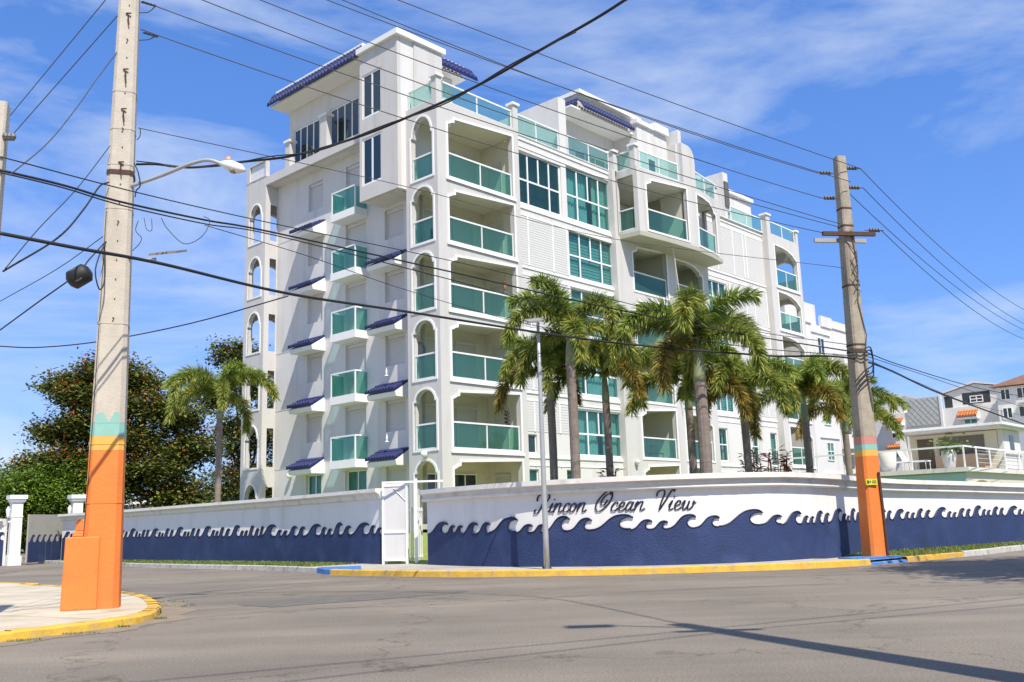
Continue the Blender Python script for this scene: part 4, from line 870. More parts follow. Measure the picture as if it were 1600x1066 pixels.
# near left pole
LPX, LPY = -7.16, 16.78; rot = 0.30
t = thing('utility_pole', 'near square concrete pole with orange, yellow and teal painted foot and square pedestal', 'utility pole', (LPX, LPY, 0.115), 0)
def wz(z): return 0.62 - (0.62 - 0.33) * z / 12.5
def seg(z0, z1, m_, name): MB().frustum(0, 0, z0, z1, wz(z0), wz(z1), rot, .14).build(name, m_, t)
seg(0, 2.66, orange, 'painted_band'); seg(2.662, 2.90, yellowp, 'painted_band')
mb = MB(); mb.frustum(0, 0, 2.902, 3.14, wz(2.902), wz(3.14), rot, .14); mb.build('painted_band', teal, t)
seg(3.142, 15.5, conc, 'shaft')
mb = MB()   # ragged upper edge of the teal coat
c, s_ = math.cos(rot), math.sin(rot)
for k in range(2):
    pass
W2 = wz(3.15) / 2 + .003
def lp(x, y, z): return (x * c - y * s_, x * s_ + y * c, z)
mb.add([lp(-W2 * .72, -W2, 3.13), lp(W2 * .72, -W2, 3.13), lp(W2 * .72, -W2, 3.30), lp(W2 * .45, -W2, 3.33), lp(W2 * .05, -W2, 3.15), lp(-W2 * .3, -W2, 3.32), lp(-W2 * .72, -W2, 3.27)], [(0, 1, 2, 3, 4), (0, 4, 5, 6)])
mb.build('paint_edge', teal, t, recalc=False)
mb = MB(); 
for (x0, x1, y0, y1, z0, z1) in ((-.58, -.02, -.36, .34, 0, 1.20), (-.50, -.27, -.05, .36, 1.20, 1.30), (-.47, -.26, .05, .36, 1.30, 1.50)):
    mb.add([lp(x0, y0, z0), lp(x1, y0, z0), lp(x1, y1, z0), lp(x0, y1, z0), lp(x0 + .02, y0 + .02, z1), lp(x1, y0 + .02, z1), lp(x1, y1, z1), lp(x0 + .02, y1, z1)], [(0, 3, 2, 1), (4, 5, 6, 7), (0, 1, 5, 4), (1, 2, 6, 5), (2, 3, 7, 6), (3, 0, 4, 7)])
mb.build('pedestal', orange, t, bevel=.02)
for z in (2.76, 4.9, 7.05, 7.9, 8.6, 9.35, 1.75):
    w_ = wz(z) + .012; MB().frustum(0, 0, z, z + .035, w_, w_, rot, .14).build('steel_band', conc if z > 4 else (yellowp if z > 2.5 else orange), t)
MB().frustum(0, 0, 7.72, 7.80, wz(7.7) + .03, wz(7.7) + .03, rot, .14).build('steel_band', rust, t)
mb = MB()
for k in range(26):
    z = 5.0 + k * .36; w_ = wz(z) / 2 + .004; a = lp(0.02, -w_, z); mb.tube([a, (a[0], a[1] - .01 if k % 5 else a[1] - .05, a[2])], .013, 6)
mb.build('step_hole', lampdark, t)
mb = MB(); 
for (z, l) in ((9.75, .25), (8.95, .22), (7.9, .22), (10.9, .2)):
    w_ = wz(z) / 2; a = Vector(lp(.02, -w_ - .01, z)); mb.tube([a, a + Vector((.0, -.05, 0)), a + Vector((.02, -.03, -l))], .014, 5); mb.tube([a + Vector((-.05, -.02, .04)), a + Vector((.05, -.02, .04))], .014, 5)
mb.build('bolt', rust, t)['kind'] = 'stuff'
mb = MB(); mb.tube([lp(-.32, -.2, .5), lp(-.26, -.25, 2.2), lp(-.235, -.235, 3.6), lp(-.215, -.215, 5.2), lp(-.2, -.2, 7.0)], .008, 5); mb.build('ground_wire', wirem, t)
# cobra head street lamp on the near pole
t = thing('street_lamp', 'cobra head street lamp on a curved arm fixed to the near concrete pole', 'street lamp', (LPX + .2, LPY - .1, 7.62), 0); t.scale = (1.13, 1, 1)
arm = smoothpts([(0, 0, 0), (.55, -.08, .17), (1.05, -.18, .34), (1.35, -.22, .38), (1.62, -.25, .26)], 6)
MB().tube(arm, .035, 8).build('arm', steel, t, smooth=True)
mb = MB(); mb.tube([(1.56, -.25, .30), (1.64, -.26, .27), (1.74, -.28, .23), (1.88, -.30, .16), (1.96, -.31, .12)], [.045, .08, .10, .09, .03], 10); mb.build('lamp_head', lampw, t, smooth=True)
mb = MB(); mb.lathe([(.01, -.07), (.06, -.05), (.085, 0)], (1.78, -.285, .15), 10); mb.build('lens', mat('lens_brown', (.35, .25, .15), .3), t, smooth=True)
MB().lathe([(.035, 0), (.045, .03), (.035, .09)], (1.68, -.27, .32), 8).build('photocell', mat('photocell_orange', (.7, .32, .15), .5), t)
t = thing('street_lamp', 'flat rectangular lamp on a short arm of the near concrete pole', 'street lamp', (LPX + .18, LPY - .1, 6.18), 0)
MB().tube([(0, 0, .1), (.45, -.1, 0), (.62, -.14, 0)], .03, 6).build('arm', steel, t)
mb = MB(); mb.add([(.55, -.30, .02), (1.05, -.34, .04), (1.12, .02, .17), (.62, .04, .15), (.55, -.30, .06), (1.05, -.34, .08), (1.12, .02, .21), (.62, .04, .19)], [(0, 3, 2, 1), (4, 5, 6, 7), (0, 1, 5, 4), (1, 2, 6, 5), (2, 3, 7, 6), (3, 0, 4, 7)])
mb.build('lamp_head', mat('lamp_olive', (.20, .19, .16), .5), t)
# right pole
RPX, RPY = 9.62, 26.35
t = thing('utility_pole', 'old concrete pole right of centre with orange foot, yellow plate and a short crossarm', 'utility pole', (RPX, RPY, 0.10), 0.15)
t.scale = (.95, .95, .95)
def RPW(x, y, z):
    c_, s_ = math.cos(.15), math.sin(.15); return Vector((RPX + .95 * (x * c_ - y * s_), RPY + .95 * (x * s_ + y * c_), .10 + .95 * z))
def wr(z): return 0.58 - (0.58 - 0.30) * z / 12.0
def lean(z): return 0.01 * z - .03
KP = 28.0 / 29.46
def segr(z0, z1, m_, name): MB().frustum(lean(z0), 0, z0, z1, wr(z0), wr(z1), .1, .12, lean(z1), 0).build(name, m_, t)
segr(0, 2.86, orange, 'painted_band'); segr(2.862, 3.04, yellowp, 'painted_band'); segr(3.042, 3.20, teal, 'painted_band'); segr(3.202, 3.43, pinkp, 'painted_band'); segr(3.432, 12.0, conc2, 'shaft')
MB().box(-.27, .07, -.33, -.30, 2.04, 2.21).build('yellow_plate', mat('plate_yellow', (.62, .62, .03), .5), t)
mb = MB(); mb.box(-.24, -.19, -.336, -.331, 2.08, 2.17); mb.box(-.09, .04, -.336, -.331, 2.09, 2.11); mb.box(-.09, .04, -.336, -.331, 2.14, 2.16); mb.box(-.17, -.13, -.336, -.331, 2.11, 2.15); mb.build('plate_print', navyd, t)
MB().tube([(.18, -.31, 0.05), (.18, -.30, 1.2), (.16, -.29, 2.4)], .035, 6).build('conduit', rust, t)
for z in (5.9, 6.1, 7.9, 9.75, 10.3): MB().frustum(lean(z), 0, z, z + .05, wr(z) + .02, wr(z) + .02, .1, .12).build('steel_band', rust, t)
mb = MB(); mb.box(-.82, .85, -.30, -.20, 9.42, 9.54); mb.build('crossarm', rust, t); mb = MB(); mb.box(-.86, .80, .18, .28, 9.35, 9.47); mb.build('crossarm', steel, t)
def insul(x, y, z, dx):
    mb = MB()
    for k in range(4): mb.tube([(x + dx * k * .09, y, z), (x + dx * (k * .09 + .05), y, z)], .06, 8)
    mb.tube([(x - dx * .15, y, z), (x + dx * .45, y, z)], .018, 5); mb.build('insulator', lampdark, t)
insul(-.3, -.1, 11.45, -1); insul(-.25, -.1, 10.65, -1); insul(.24, -.1, 11.62, 1); insul(.26, -.1, 11.0, 1); insul(.72, -.2, 9.62, 1)
mb = MB()
for k in range(5): mb.tube([(.05 + random.uniform(-.2, .2), -.2, 9.3 - k * .3), (.2, -.24, 8.9 - k * .3), (.0, -.26, 8.6 - k * .3)], .014, 5)
mb.tube([(.12, -.2, 9.6), (.22, -.2, 8.5), (.1, -.22, 7.4), (.26, -.22, 6.4), (.1, -.26, 5.6), (.22, -.26, 4.2)], .018, 5)
mb.build('pole_wiring', lampdark, t)
mb = MB()
for a in range(24): 
    pass
for k, (z0, z1) in enumerate(((5.9, 5.2), (6.0, 5.35), (5.8, 5.5))): mb.tube(smoothpts([(-.32, -.2, z0), (.0, -.36, z0 - .05), (.34, -.25, z0), (.36, -.2, z1), (0, -.36, z1 - .2), (-.28, -.3, z1 - .5)], 5), .02, 5)
mb.build('cable_bundle', black, t)
# left edge pole
EPX, EPY = -7.50, 13.2
t = thing('utility_pole', 'short pale concrete pole cut off by the left edge of the photo', 'utility pole', (EPX, EPY, 0.11), 0.2)
MB().frustum(-.16, 0, 0, 7.55, .46, .27, .1, .1, 0.0, 0).build('shaft', conc, t)
mb = MB()
for k in range(3): mb.lathe([(.03, 0), (.05, .05), (.03, .1)], (.15 + k * .05, -.1, 6.95), 8)
mb.build('insulator', lampdark, t)
# pole behind the photographer, out of view, whose shadow lies on the road
BPX, BPY = 5.0, 5.0
t = thing('utility_pole', 'concrete pole standing out of the photo whose long shadow crosses the road', 'utility pole', (BPX, BPY, 0), 0)
MB().frustum(0, 0, -.05, 11.2, .55, .30, .4, .12).build('shaft', conc2, t)
MB().tube([(0, 0, 10.5), (-.9, .3, 10.95)], .035, 6).build('arm', steel, t); MB().box(-1.5, -.9, .12, .42, 10.93, 11.02).build('lamp_head', lampdark, t)
MB().box(-.5, .5, -.06, .06, 10.0, 10.1).build('crossarm', steel, t)
# ------------------------------------------------------------------ cables
def px(x, y, dist):
    d = fw * F_PX + rr * (x - 800) - uu * (y - 533); d = d / math.hypot(d.x, d.y); return Vector((0, 0, 1.3)) + d * dist
def cable(label, pts, r=.011, m_=None, sag=0.0, k=8, group=None, name='power_cable', cat='cable'):
    pts = [Vector(p) for p in pts]
    if len(pts) == 2:
        a, b = pts; n_ = 24; P3 = [a.lerp(b, i / n_) - Vector((0, 0, sag * 4 * (i / n_) * (1 - i / n_))) for i in range(n_ + 1)]
    else: P3 = smoothpts(pts, k)
    return tag(MB().tube(P3, r, 5).build(name, m_ or wirem, smooth=True), label, cat, group)
LD, RD = 18.25, 28.0
G = 'overhead wires between the two concrete poles'
def LPp(y): return px(203, y, LD)
cable('topmost overhead wire running to the tip of the right pole', [LPp(-165), RPW(.69, -.1, 11.62)], sag=.15, group=G)
cable('overhead wire second from the top, ending at the upper left insulator of the right pole', [LPp(-145), RPW(-.75, -.1, 11.45)], sag=.35, group=G)
cable('overhead wire third from the top, passing below the right pole\'s upper insulator', [LPp(-122), RPW(.2, -.32, 11.1)], sag=.25, group=G)
cable('overhead wire ending at the second left insulator of the right pole', [LPp(-82), RPW(-.70, -.1, 10.65)], sag=.25, group=G)
cable('overhead wire crossing above the blue roof tiles toward the crossarm', [LPp(-45), RPW(-.2, -.2, 9.8)], sag=.25, group=G)
cable('overhead wire from the insulator at the top of the near pole', [px(222, 2, LD), RPW(-.22, -.2, 9.7)], sag=.25, group=G)
cable('overhead wire from the near pole\'s second insulator to the crossarm\'s left end', [px(220, 46, LD), RPW(-.8, -.25, 9.5)], sag=.3, group=G)
cable('thin overhead wire from the middle of the near pole, crossing the corner tower', [px(216, 200, LD), px(640, 293, 22.0), px(950, 372, 25.5), RPW(-.2, -.15, 8.45)], r=.009, group=G)
t = thing('strain_insulator', 'string of dark insulators on the wire at the top of the near pole', 'insulator', px(232, 6, LD))
for k in range(4): MB().lathe([(.01, -.02), (.05, 0), (.01, .02)], (-.1 + k * .07, 0, .03 - k * .025), 8).build('disc', lampdark, t)
t = thing('strain_insulator', 'string of dark insulators on the wire below the top one of the near pole', 'insulator', px(235, 54, LD))
for k in range(4): MB().lathe([(.01, -.02), (.05, 0), (.01, .02)], (-.1 + k * .07, 0, .03 - k * .025), 8).build('disc', lampdark, t)
for k, (a, b, c_) in enumerate((((217, 20), (232, 19), (244, 9)), ((217, 63), (232, 62), (243, 57)), ((214, 219), (219, 212), (219, 201)))):
    cable(('short jumper wire at the topmost insulator of the near pole', 'short jumper wire at the second insulator of the near pole', 'short jumper wire hanging at the lowest clamp of the near pole')[k], [px(*a, LD), px(*b, LD), px(*c_, LD)], r=.009, m_=black)
cable('twisted black service cable sweeping up from the near pole to the top of the photo', [px(p_[0], p_[1], p_[2]) for p_ in ((213, 257, LD - .1), (245, 257, 18), (300, 262, 17.8), (380, 253, 17.3), (460, 243, 16.8), (560, 214, 16.2), (640, 182, 15.6), (740, 137, 14.9), (850, 75, 14), (975, 1, 13), (1150, -130, 11.5))] + [(BPX, BPY, 10.6)], r=.024, m_=black)
cable('thin wire wound loosely around the sweeping black service cable', [px(p_[0], p_[1], p_[2]) for p_ in ((213, 252, LD - .2), (250, 256, 17.9), (270, 261, 17.8), (340, 260, 17.5), (420, 245, 17.0), (500, 235, 16.5), (600, 196, 15.8), (700, 160, 15.1), (800, 100, 14.3), (900, 50, 13.5))], r=.012, m_=black)
cable('upper black cable from the left edge pole past the near pole to the right pole', [px(0, 245, 15.0), px(210, 300, 16.5), px(420, 348, 19), px(760, 420, 23), px(1120, 507, 27), px(1340, 541, 28.0)], r=.011, m_=black)
cable('thick black cable bundle crossing in front of the near pole below the cobra lamp', [px(0, 266, 15.0), px(100, 290, 15.6), px(190, 316, 16.3), px(320, 344, 17.8), px(420, 362, 19), px(700, 424, 22), px(900, 470, 24.5), px(1130, 517, 27), px(1340, 551, 28.0)], r=.020, m_=black)
cable('second strand hanging just under the thick black cable bundle', [px(2, 270, 14.95), px(100, 294, 15.55), px(190, 321, 16.25), px(320, 350, 17.75), px(430, 368, 19), px(700, 436, 22), px(860, 478, 24.0), px(1130, 537, 27), px(1340, 557, 28.0)], r=.013, m_=black)
cable('thin wire leaving the cable bundle and crossing the left facade', [px(320, 352, 17.7), px(480, 400, 19.5), px(640, 455, 21.5), px(830, 508, 24), px(1000, 535, 26)], r=.008, m_=black)
cable('heaviest black cable, crossing the whole facade and passing the right pole', [px(-10, 363, 14.9), px(120, 388, 15.4), px(250, 412, 16.5), px(450, 459, 18.8), px(640, 488, 21.2), px(850, 521, 24), px(1000, 540, 26), px(1200, 556, 28), px(1345, 563, 28.0), px(1469, 615, 36), px(1600, 663, 48)], r=.030, m_=black)
cable('black drop wire rising behind the near pole to join the heavy cable', [px(-5, 541, 24), px(60, 543, 23), px(160, 533, 22), px(300, 505, 20.5), px(450, 463, 18.9)], r=.014, m_=black)
G2 = 'wires from the near pole to the left edge of the photo'
cable('straight wire leaving the upper left corner toward the left edge', [px(165, 0, 19), px(0, 200, 24)], r=.010)
cable('wire from the left insulator of the near pole down to the left edge', [px(186, 22, 18.2), px(0, 233, 22)], r=.010)
cable('kinked wire from the near pole down to the head of the left edge pole', [px(184, 80, 18.1), px(148, 128, 18), px(120, 168, 17.5), px(75, 223, 16.5), px(15, 274, 15)], r=.010)
cable('loose double cable sagging left from the near pole at cobra lamp height', [px(170, 285, 18), px(155, 292, 17.8), px(130, 328, 17), px(90, 372, 16), px(5, 424, 15)], r=.016, m_=black)
cable('thin wire sagging left from the near pole above the double cable', [px(172, 228, 18), px(120, 295, 17), px(60, 358, 16), px(8, 420, 15)], r=.008, m_=black)
cable('thin wire from the near pole falling to the left edge above the cable coil', [px(166, 366, 18.1), px(90, 420, 19), px(0, 471, 21)], r=.008, m_=black)
cable('black wire from the near pole through the splice closure to the left edge', [px(165, 378, 18), px(140, 405, 17.8), px(118, 430, 17.6), px(60, 472, 18), px(0, 516, 19)], r=.013, m_=black)
t = thing('splice_closure', 'round black cable splice closure hanging left of the near pole', 'cable box', px(124, 432, 17.4))
MB().tube([(-.17, 0, -.10), (-.12, 0, -.07), (.12, 0, .07), (.17, 0, .10)], [.09, .17, .17, .09], 12).build('body', black, t, smooth=True)
MB().tube([(.11 * math.cos(a * .5) , -.12, .11 * math.sin(a * .5)) for a in range(14)], .02, 5).build('cable_coil', lampdark, t)
cable('black looped cable hanging on the left side of the near pole', [px(166, 378, 17.9), px(155, 400, 17.8), px(149, 425, 17.7), px(155, 452, 17.7), px(163, 440, 17.8), px(164, 400, 17.9), px(162, 380, 17.9)], r=.013, m_=black)
cable('thin loose wire hanging in a big loop right of the near pole', [px(252, 341, 17.8), px(262, 358, 17.6), px(288, 381, 17.4), px(315, 370, 17.4), px(328, 346, 17.5), px(318, 338, 17.5)], r=.007, m_=black)
cable('small looped wire beside the near pole below the cable clamp', [px(225, 341, 17.9), px(229, 358, 17.8), px(237, 360, 17.7), px(237, 342, 17.7)], r=.006, m_=black)
cable('tangled black tail wire hanging beside the near pole', [px(216, 345, 18), px(212, 360, 18), px(221, 372, 17.9), px(217, 382, 17.9), px(207, 392, 18)], r=.007, m_=black)
cable('black cable tail running down from the service clamp to the lamp arm', [px(210, 256, 18), px(216, 270, 17.9), px(219, 290, 17.9), px(213, 298, 18), px(211, 308, 18)], r=.012, m_=black)
for k, (a, b) in enumerate(((RPW(.69, -.1, 11.62), (1612, 490)), (RPW(.71, -.1, 11.0), (1612, 512)), (RPW(.25, -.1, 10.8), (1612, 521)), (RPW(1.1, -.2, 9.62), (1612, 534)))):
    cable(('uppermost of the wires falling right from the right pole to the edge of the photo', 'second wire from the top right of the right pole', 'third wire from the top right of the right pole', 'lowest wire right of the right pole, from its crossarm')[k], [a, px(*b, 52)], r=.012, sag=.5, group='wires falling right from the right pole')
cable('black cable low on the right pole running right above the neighbouring roofs', [px(1352, 550, 28.0), px(1411, 572, 33), px(1526, 606, 42), px(1612, 622, 52)], r=.016, m_=black)
cable('grey cable low on the right pole running right above the patio', [px(1352, 556, 28.0), px(1440, 585, 35), px(1520, 612, 42), px(1612, 640, 52)], r=.012)
cable('thin lowest cable passing in front of the patterned wall at right', [px(1352, 560, 28.0), px(1430, 596, 35), px(1520, 632, 42), px(1612, 652, 52)], r=.010)
cable('overhead wire out of view, casting a line of shadow on the road', [(BPX - .4, BPY, 10.1), (30, 18, 10.6)], r=.02)
cable('second overhead wire out of view, casting a line of shadow on the road', [(BPX + .4, BPY, 10.1), (31, 16, 10.6)], r=.02)
cable('overhead wire out of view, crossing behind the photographer', [(BPX - .4, BPY, 10.1), (-14, -4, 10)], r=.02)
cable('second overhead wire out of view, crossing behind the photographer', [(BPX + .4, BPY, 10.1), (-13, -6, 10)], r=.02)
# ------------------------------------------------------------------ palms
def frond_mesh(name, el0, droop, Ln, nleaf, seed, twist=0.0, ll=.50):
    rnd = random.Random(seed); mb = MB(); n = 18; pts = []; x = z = 0.0; el = el0; pts.append(Vector((0, 0, 0))); yb = 0
    for i in range(n):
        t = (i + 1) / n; el_ = max(el0 - droop * t ** 1.25, -1.45); d = Ln / n; x += math.cos(el_) * d; z += math.sin(el_) * d; yb += twist * d * t; pts.append(Vector((x, yb, z)))
    mb.tube(pts, [.045 * (1 - .85 * i / n) for i in range(n + 1)], 5)
    for k in range(nleaf):
        t = 0.10 + 0.90 * (k + rnd.random()) / nleaf; f = t * n; i = min(int(f), n - 1); p = pts[i].lerp(pts[i + 1], f - i); T_ = (pts[i + 1] - pts[i]).normalized()
        a = rnd.uniform(0, 6.283); S = T_.cross(Vector((0, 1, 0))).normalized(); R_ = (Vector((0, 1, 0)) * math.cos(a) + S * math.sin(a))
        l = ll * (0.62 + .38 * math.sin(min(t, .8) * 3.4)) * rnd.uniform(.75, 1.15); fwd = 0.42 + .5 * t ** 2 + rnd.uniform(-.12, .12)
        d = (R_ + T_ * fwd).normalized(); d2 = (d + Vector((0, 0, -.45))).normalized(); wv = d.cross(Vector((rnd.uniform(-1, 1), rnd.uniform(-1, 1), rnd.uniform(-.3, 1)))).normalized() * rnd.uniform(.013, .021)
        m_ = p + d * l * .5; e = m_ + d2 * l * .55
        mb.add([p - wv * .6, p + wv * .6, m_ + wv, m_ - wv, e], [(0, 1, 2, 3), (3, 2, 4)])
    me = bpy.data.meshes.new(name); me.from_pydata(mb.v, [], mb.f); return me
FR_UP = frond_mesh('frond', 1.42, 1.7, 2.5, 760, 1); FR_UP2 = frond_mesh('frond', 1.32, 2.4, 2.9, 760, 2, .1)
FR_MID = frond_mesh('frond', 1.20, 2.6, 3.3, 900, 3); FR_MID2 = frond_mesh('frond', 1.05, 2.5, 3.2, 900, 4, -.12)
FR_LOW = frond_mesh('frond', .80, 2.5, 3.0, 760, 5); FR_LOW2 = frond_mesh('frond', .50, 2.2, 2.9, 760, 6, .1)
for me in (FR_UP, FR_UP2): me.materials.append(lf_palm2)
for me in (FR_MID, FR_MID2): me.materials.append(lf_palm)
FR_OLD = FR_LOW2.copy(); FR_OLD.materials.append(lf_palmy)
for me in (FR_LOW, FR_LOW2): me.materials.append(lf_palm)
def palm(x, y, ztop, label, scale=1.0, r=.16, seed=0, az0=0, old=2, nf=10, z0=0.1, leanx=0.05, group='foxtail palms behind the wave wall'):
    rnd = random.Random(seed); t = thing('palm_tree', label, 'palm tree', (x, y, z0), 0, group); H = ztop - z0; r *= .86
    SH = 1.0
    k = 22; pts = [(leanx * math.sin(i / k * 2.5), 0, (H - SH) * i / k) for i in range(k + 1)]
    MB().tube(pts, [r * (1.25 - .25 * min(i / 5, 1)) * (1 + (.006 if i % 2 else -.006)) for i in range(k + 1)], 12).build('trunk', barkp, t, smooth=False)
    mb = MB()
    for i in range(1, k): mb.tube([(pts[i][0], pts[i][1], pts[i][2] - .012), (pts[i][0], pts[i][1], pts[i][2] + .012)], r * 1.025 * (1.25 - .25 * min(i / 5, 1)), 12)
    mb.build('trunk_scar', barkp, t)['kind'] = 'stuff'
    tx = pts[-1][0]; MB().lathe([(r * 1.0, 0), (r * 1.05, .2), (r * .8, .6), (r * .5, 1.0), (r * .3, 1.2)], (tx, 0, H - SH), 12).build('crownshaft', shaft, t, smooth=True)
    for i in range(nf):
        az = az0 + i * 2.39996 + rnd.uniform(-.15, .15); lvl = i / nf
        if lvl < .32: me = rnd.choice((FR_UP, FR_UP2))
        elif lvl < .7: me = rnd.choice((FR_MID, FR_MID2))
        else: me = rnd.choice((FR_LOW, FR_LOW2))
        if i >= nf - old: me = FR_OLD
        c = bpy.data.objects.new('frond', me); COL.objects.link(c); c.parent = t; c.location = (tx, 0, H + .05 - lvl * .18); c.rotation_euler = (rnd.uniform(-.12, .12), rnd.uniform(-.1, .1), az); s_ = scale * rnd.uniform(.88, 1.08); c.scale = (s_, s_, s_)
    return t
# px helper gives trunk position for a chosen depth behind the wall
def pp(x, y, Y): d = fw * F_PX + rr * (x - 800) - uu * (y - 533); return (Vector((0, 0, 1.3)) + d * (Y / d.y))
for (tx, cy, Y, lab, sc_, rad, sd, az, old) in (
    (888, 520, 29.0, 'tall palm with dark trunk just right of the slim lamp post', 1.0, .17, 3, 1.9, 0),
    (857, 578, 31.0, 'palm with pinkish trunk and yellow drooping fronds directly behind the slim lamp post', .85, .15, 5, .4, 2),
    (943, 582, 31.0, 'palm with thin dark trunk above the letters of the word Ocean', .85, .14, 8, 2.6, 1),
    (1088, 545, 27.6, 'largest palm with thick pale trunk and green crownshaft at the centre right', 1.08, .21, 12, 1.1, 1),
    (1072, 595, 31.5, 'palm with dark trunk half hidden behind the largest pale trunk', .9, .15, 17, 3.0, 1),
    (1158, 610, 32.0, 'palm with slender dark trunk left of the red leaved shrubs', .9, .15, 21, .9, 2),
    (1253, 617, 35.0, 'fresh green palm with pale trunk right of the red leaved shrubs', .9, .16, 27, 2.2, 1),
    (1316, 640, 38.5, 'palm with dark trunk standing left of the old orange footed pole', .9, .15, 31, .2, 1)):
    p = pp(tx, cy, Y); palm(p.x, p.y, p.z, lab, sc_, rad, sd, az, old)
p = pp(1352, 655, 44); palm(p.x, p.y, p.z, 'small palm crown mostly hidden behind the old orange footed pole', .85, .14, 37, 1.2, 1)
p = pp(343, 622, 46); palm(p.x, p.y, p.z, 'single pale trunked palm left of the apartment building behind the long wall', 1.12, .17, 41, 0.7, 0, group=None)
# ------------------------------------------------------------------ broadleaf trees, bushes
def crown_mesh(name, lobes, n, leaf, material, parent, seed=0, flat=.5, clump=24):
    rnd = random.Random(seed); mb = MB(); tot = sum(l[3] ** 2 for l in lobes)
    for (cx, cy, cz, r, sq) in lobes:
        m_ = int(n * r * r / tot / clump)
        for _ in range(m_):
            d = Vector((rnd.gauss(0, 1), rnd.gauss(0, 1), rnd.gauss(0, 1))).normalized(); rad = r * (rnd.random() ** .35) * rnd.uniform(.85, 1.1)
            c = Vector((cx + d.x * rad, cy + d.y * rad, cz + d.z * rad * sq)); cr2 = leaf * rnd.uniform(1.6, 2.8)
            for _ in range(clump):
                p = c + Vector((rnd.gauss(0, 1), rnd.gauss(0, 1), rnd.gauss(0, .6))) * cr2 * .6
                a = rnd.uniform(0, 6.28); tl = rnd.uniform(-.9, .5); u_ = Vector((math.cos(a) * math.cos(tl), math.sin(a) * math.cos(tl), math.sin(tl))); v_ = u_.cross(Vector((rnd.uniform(-.4, .4), rnd.uniform(-.4, .4), 1))).normalized(); s_ = leaf * rnd.uniform(.6, 1.2)
                mb.add([p, p + u_ * s_ * .5 + v_ * s_ * .28, p + u_ * s_, p + u_ * s_ * .5 - v_ * s_ * .28], [(0, 1, 2, 3)])
    return mb.build(name, material, parent, recalc=False)
def limbs(t, H, tips, r, material=barkd, seed=0):
    rnd = random.Random(seed); mb = MB(); mb.tube(smoothpts([(0, 0, -.1), (.1, .05, H * .3), (-.1, .1, H * .55), (.1, 0, H)], 4), [r * (1.3 - .09 * i) for i in range(13)], 9)
    for tp in tips:
        b = Vector((rnd.uniform(-.1, .1), 0, H * rnd.uniform(.45, .9))); e = Vector(tp); md = b.lerp(e, .5) + Vector((rnd.uniform(-.3, .3), rnd.uniform(-.3, .3), rnd.uniform(-.5, .2)))
        P3 = smoothpts([b, md, e], 5); mb.tube(P3, [r * (.5 - .44 * i / (len(P3) - 1)) for i in range(len(P3))], 6)
        for _ in range(3):
            q = P3[rnd.randint(3, len(P3) - 2)]; mb.tube([q, q + Vector((rnd.uniform(-1, 1), rnd.uniform(-1, 1), rnd.uniform(.2, 1.2)))], [r * .16, r * .05], 5)
    return mb.build('trunk', material, t)
def tree(label, x, y, z0, H, lobes, n, leaf, lm, seed, r=.3, flowers=0, name='broadleaf_tree', cat='tree', group=None):
    t = thing(name, label, cat, (x, y, z0), 0, group); limbs(t, H, [(a, b, c * .95) for a, b, c, *_ in lobes], r, seed=seed)
    crown_mesh('crown', lobes, n, leaf, lm, t, seed)
    if flowers: crown_mesh('flower', [(a, b - .25, c + r_ * .25, r_ * 1.02, s_) for a, b, c, r_, s_ in lobes], flowers, leaf * .62, flo, t, seed + 5, clump=9)
    return t
p = px(165, 843, 68)
tree('big dark tulip tree with orange red flowers behind the near orange pole', p.x, p.y, 0, 7.5, [(-2.8, 0, 11.2, 1.8, .42), (-.3, 0, 12.1, 2.1, .42), (-1.2, -1, 10.3, 1.9, .4), (1.6, .3, 11.2, 1.7, .45), (-3.4, .4, 8.2, 1.9, .45), (-.7, -.8, 8.6, 2.1, .5), (2.6, -.4, 9.6, 1.9, .5), (4.2, 0, 8.9, 1.8, .5), (5.0, .5, 6.9, 2.0, .55), (1.6, -1, 7.4, 2.1, .5), (-4.6, 0, 5.9, 1.7, .45), (-2.2, -1, 6.3, 2.0, .5), (3.4, -1, 5.4, 2.3, .6), (.2, -1, 4.7, 2.3, .6), (-3.4, -.5, 4.0, 1.9, .5), (4.6, -.5, 3.4, 2.2, .6)], 64000, .34, lf_tulip, 3, .42, 5200)
p = px(385, 835, 74)
tree('tulip tree with red flowers showing behind the left end of the building', p.x, p.y, 0, 8.5, [(-1.2, 0, 14.6, 1.7, .7), (.6, 0, 12.3, 2.0, .8), (-2.4, 0, 11.2, 1.6, .6), (2.5, 0, 9.0, 2.6, .9), (-.5, 0, 8.2, 2.2, .8), (3.2, 0, 5.2, 2.8, .8), (0, 0, 4.6, 2.4, .8)], 30000, .34, lf_tulip, 9, .3, 2600)
def bush(label, x, y, lobes, n, leaf, lm, seed, group=None, z0=0.2, name='bush', cat='bush'):
    t = thing(name, label, cat, (x, y, z0), 0, group); crown_mesh('foliage', lobes, n, leaf, lm, t, seed); mb = MB(); rnd = random.Random(seed)
    for _ in range(5): mb.tube([(rnd.uniform(-.3, .3), rnd.uniform(-.3, .3), -.2), (rnd.uniform(-1, 1), rnd.uniform(-.6, .6), 2)], [.06, .02], 5)
    mb.build('stem', barkd, t); return t
for (x0, d_, h_, w_, lab, sd) in ((20, 66, 5.2, 2.9, 'bright green bush at the left edge behind the first white pillar', 1), (75, 67, 5.6, 3.0, 'bright green bush between the two white pillars', 2), (128, 66, 5.9, 2.6, 'bright green bush directly left of the near orange pole', 3)):
    p = px(x0, 843, d_); bush(lab, p.x, p.y, [(0, 0, h_ * .55, w_, .8), (-w_ * .5, .2, h_ * .4, w_ * .7, .8), (w_ * .5, 0, h_ * .6, w_ * .7, .7), (0, 0, h_ * .85, w_ * .6, .6)], 14000, .24, lf_bush, sd, 'bright green bushes behind the left gate')
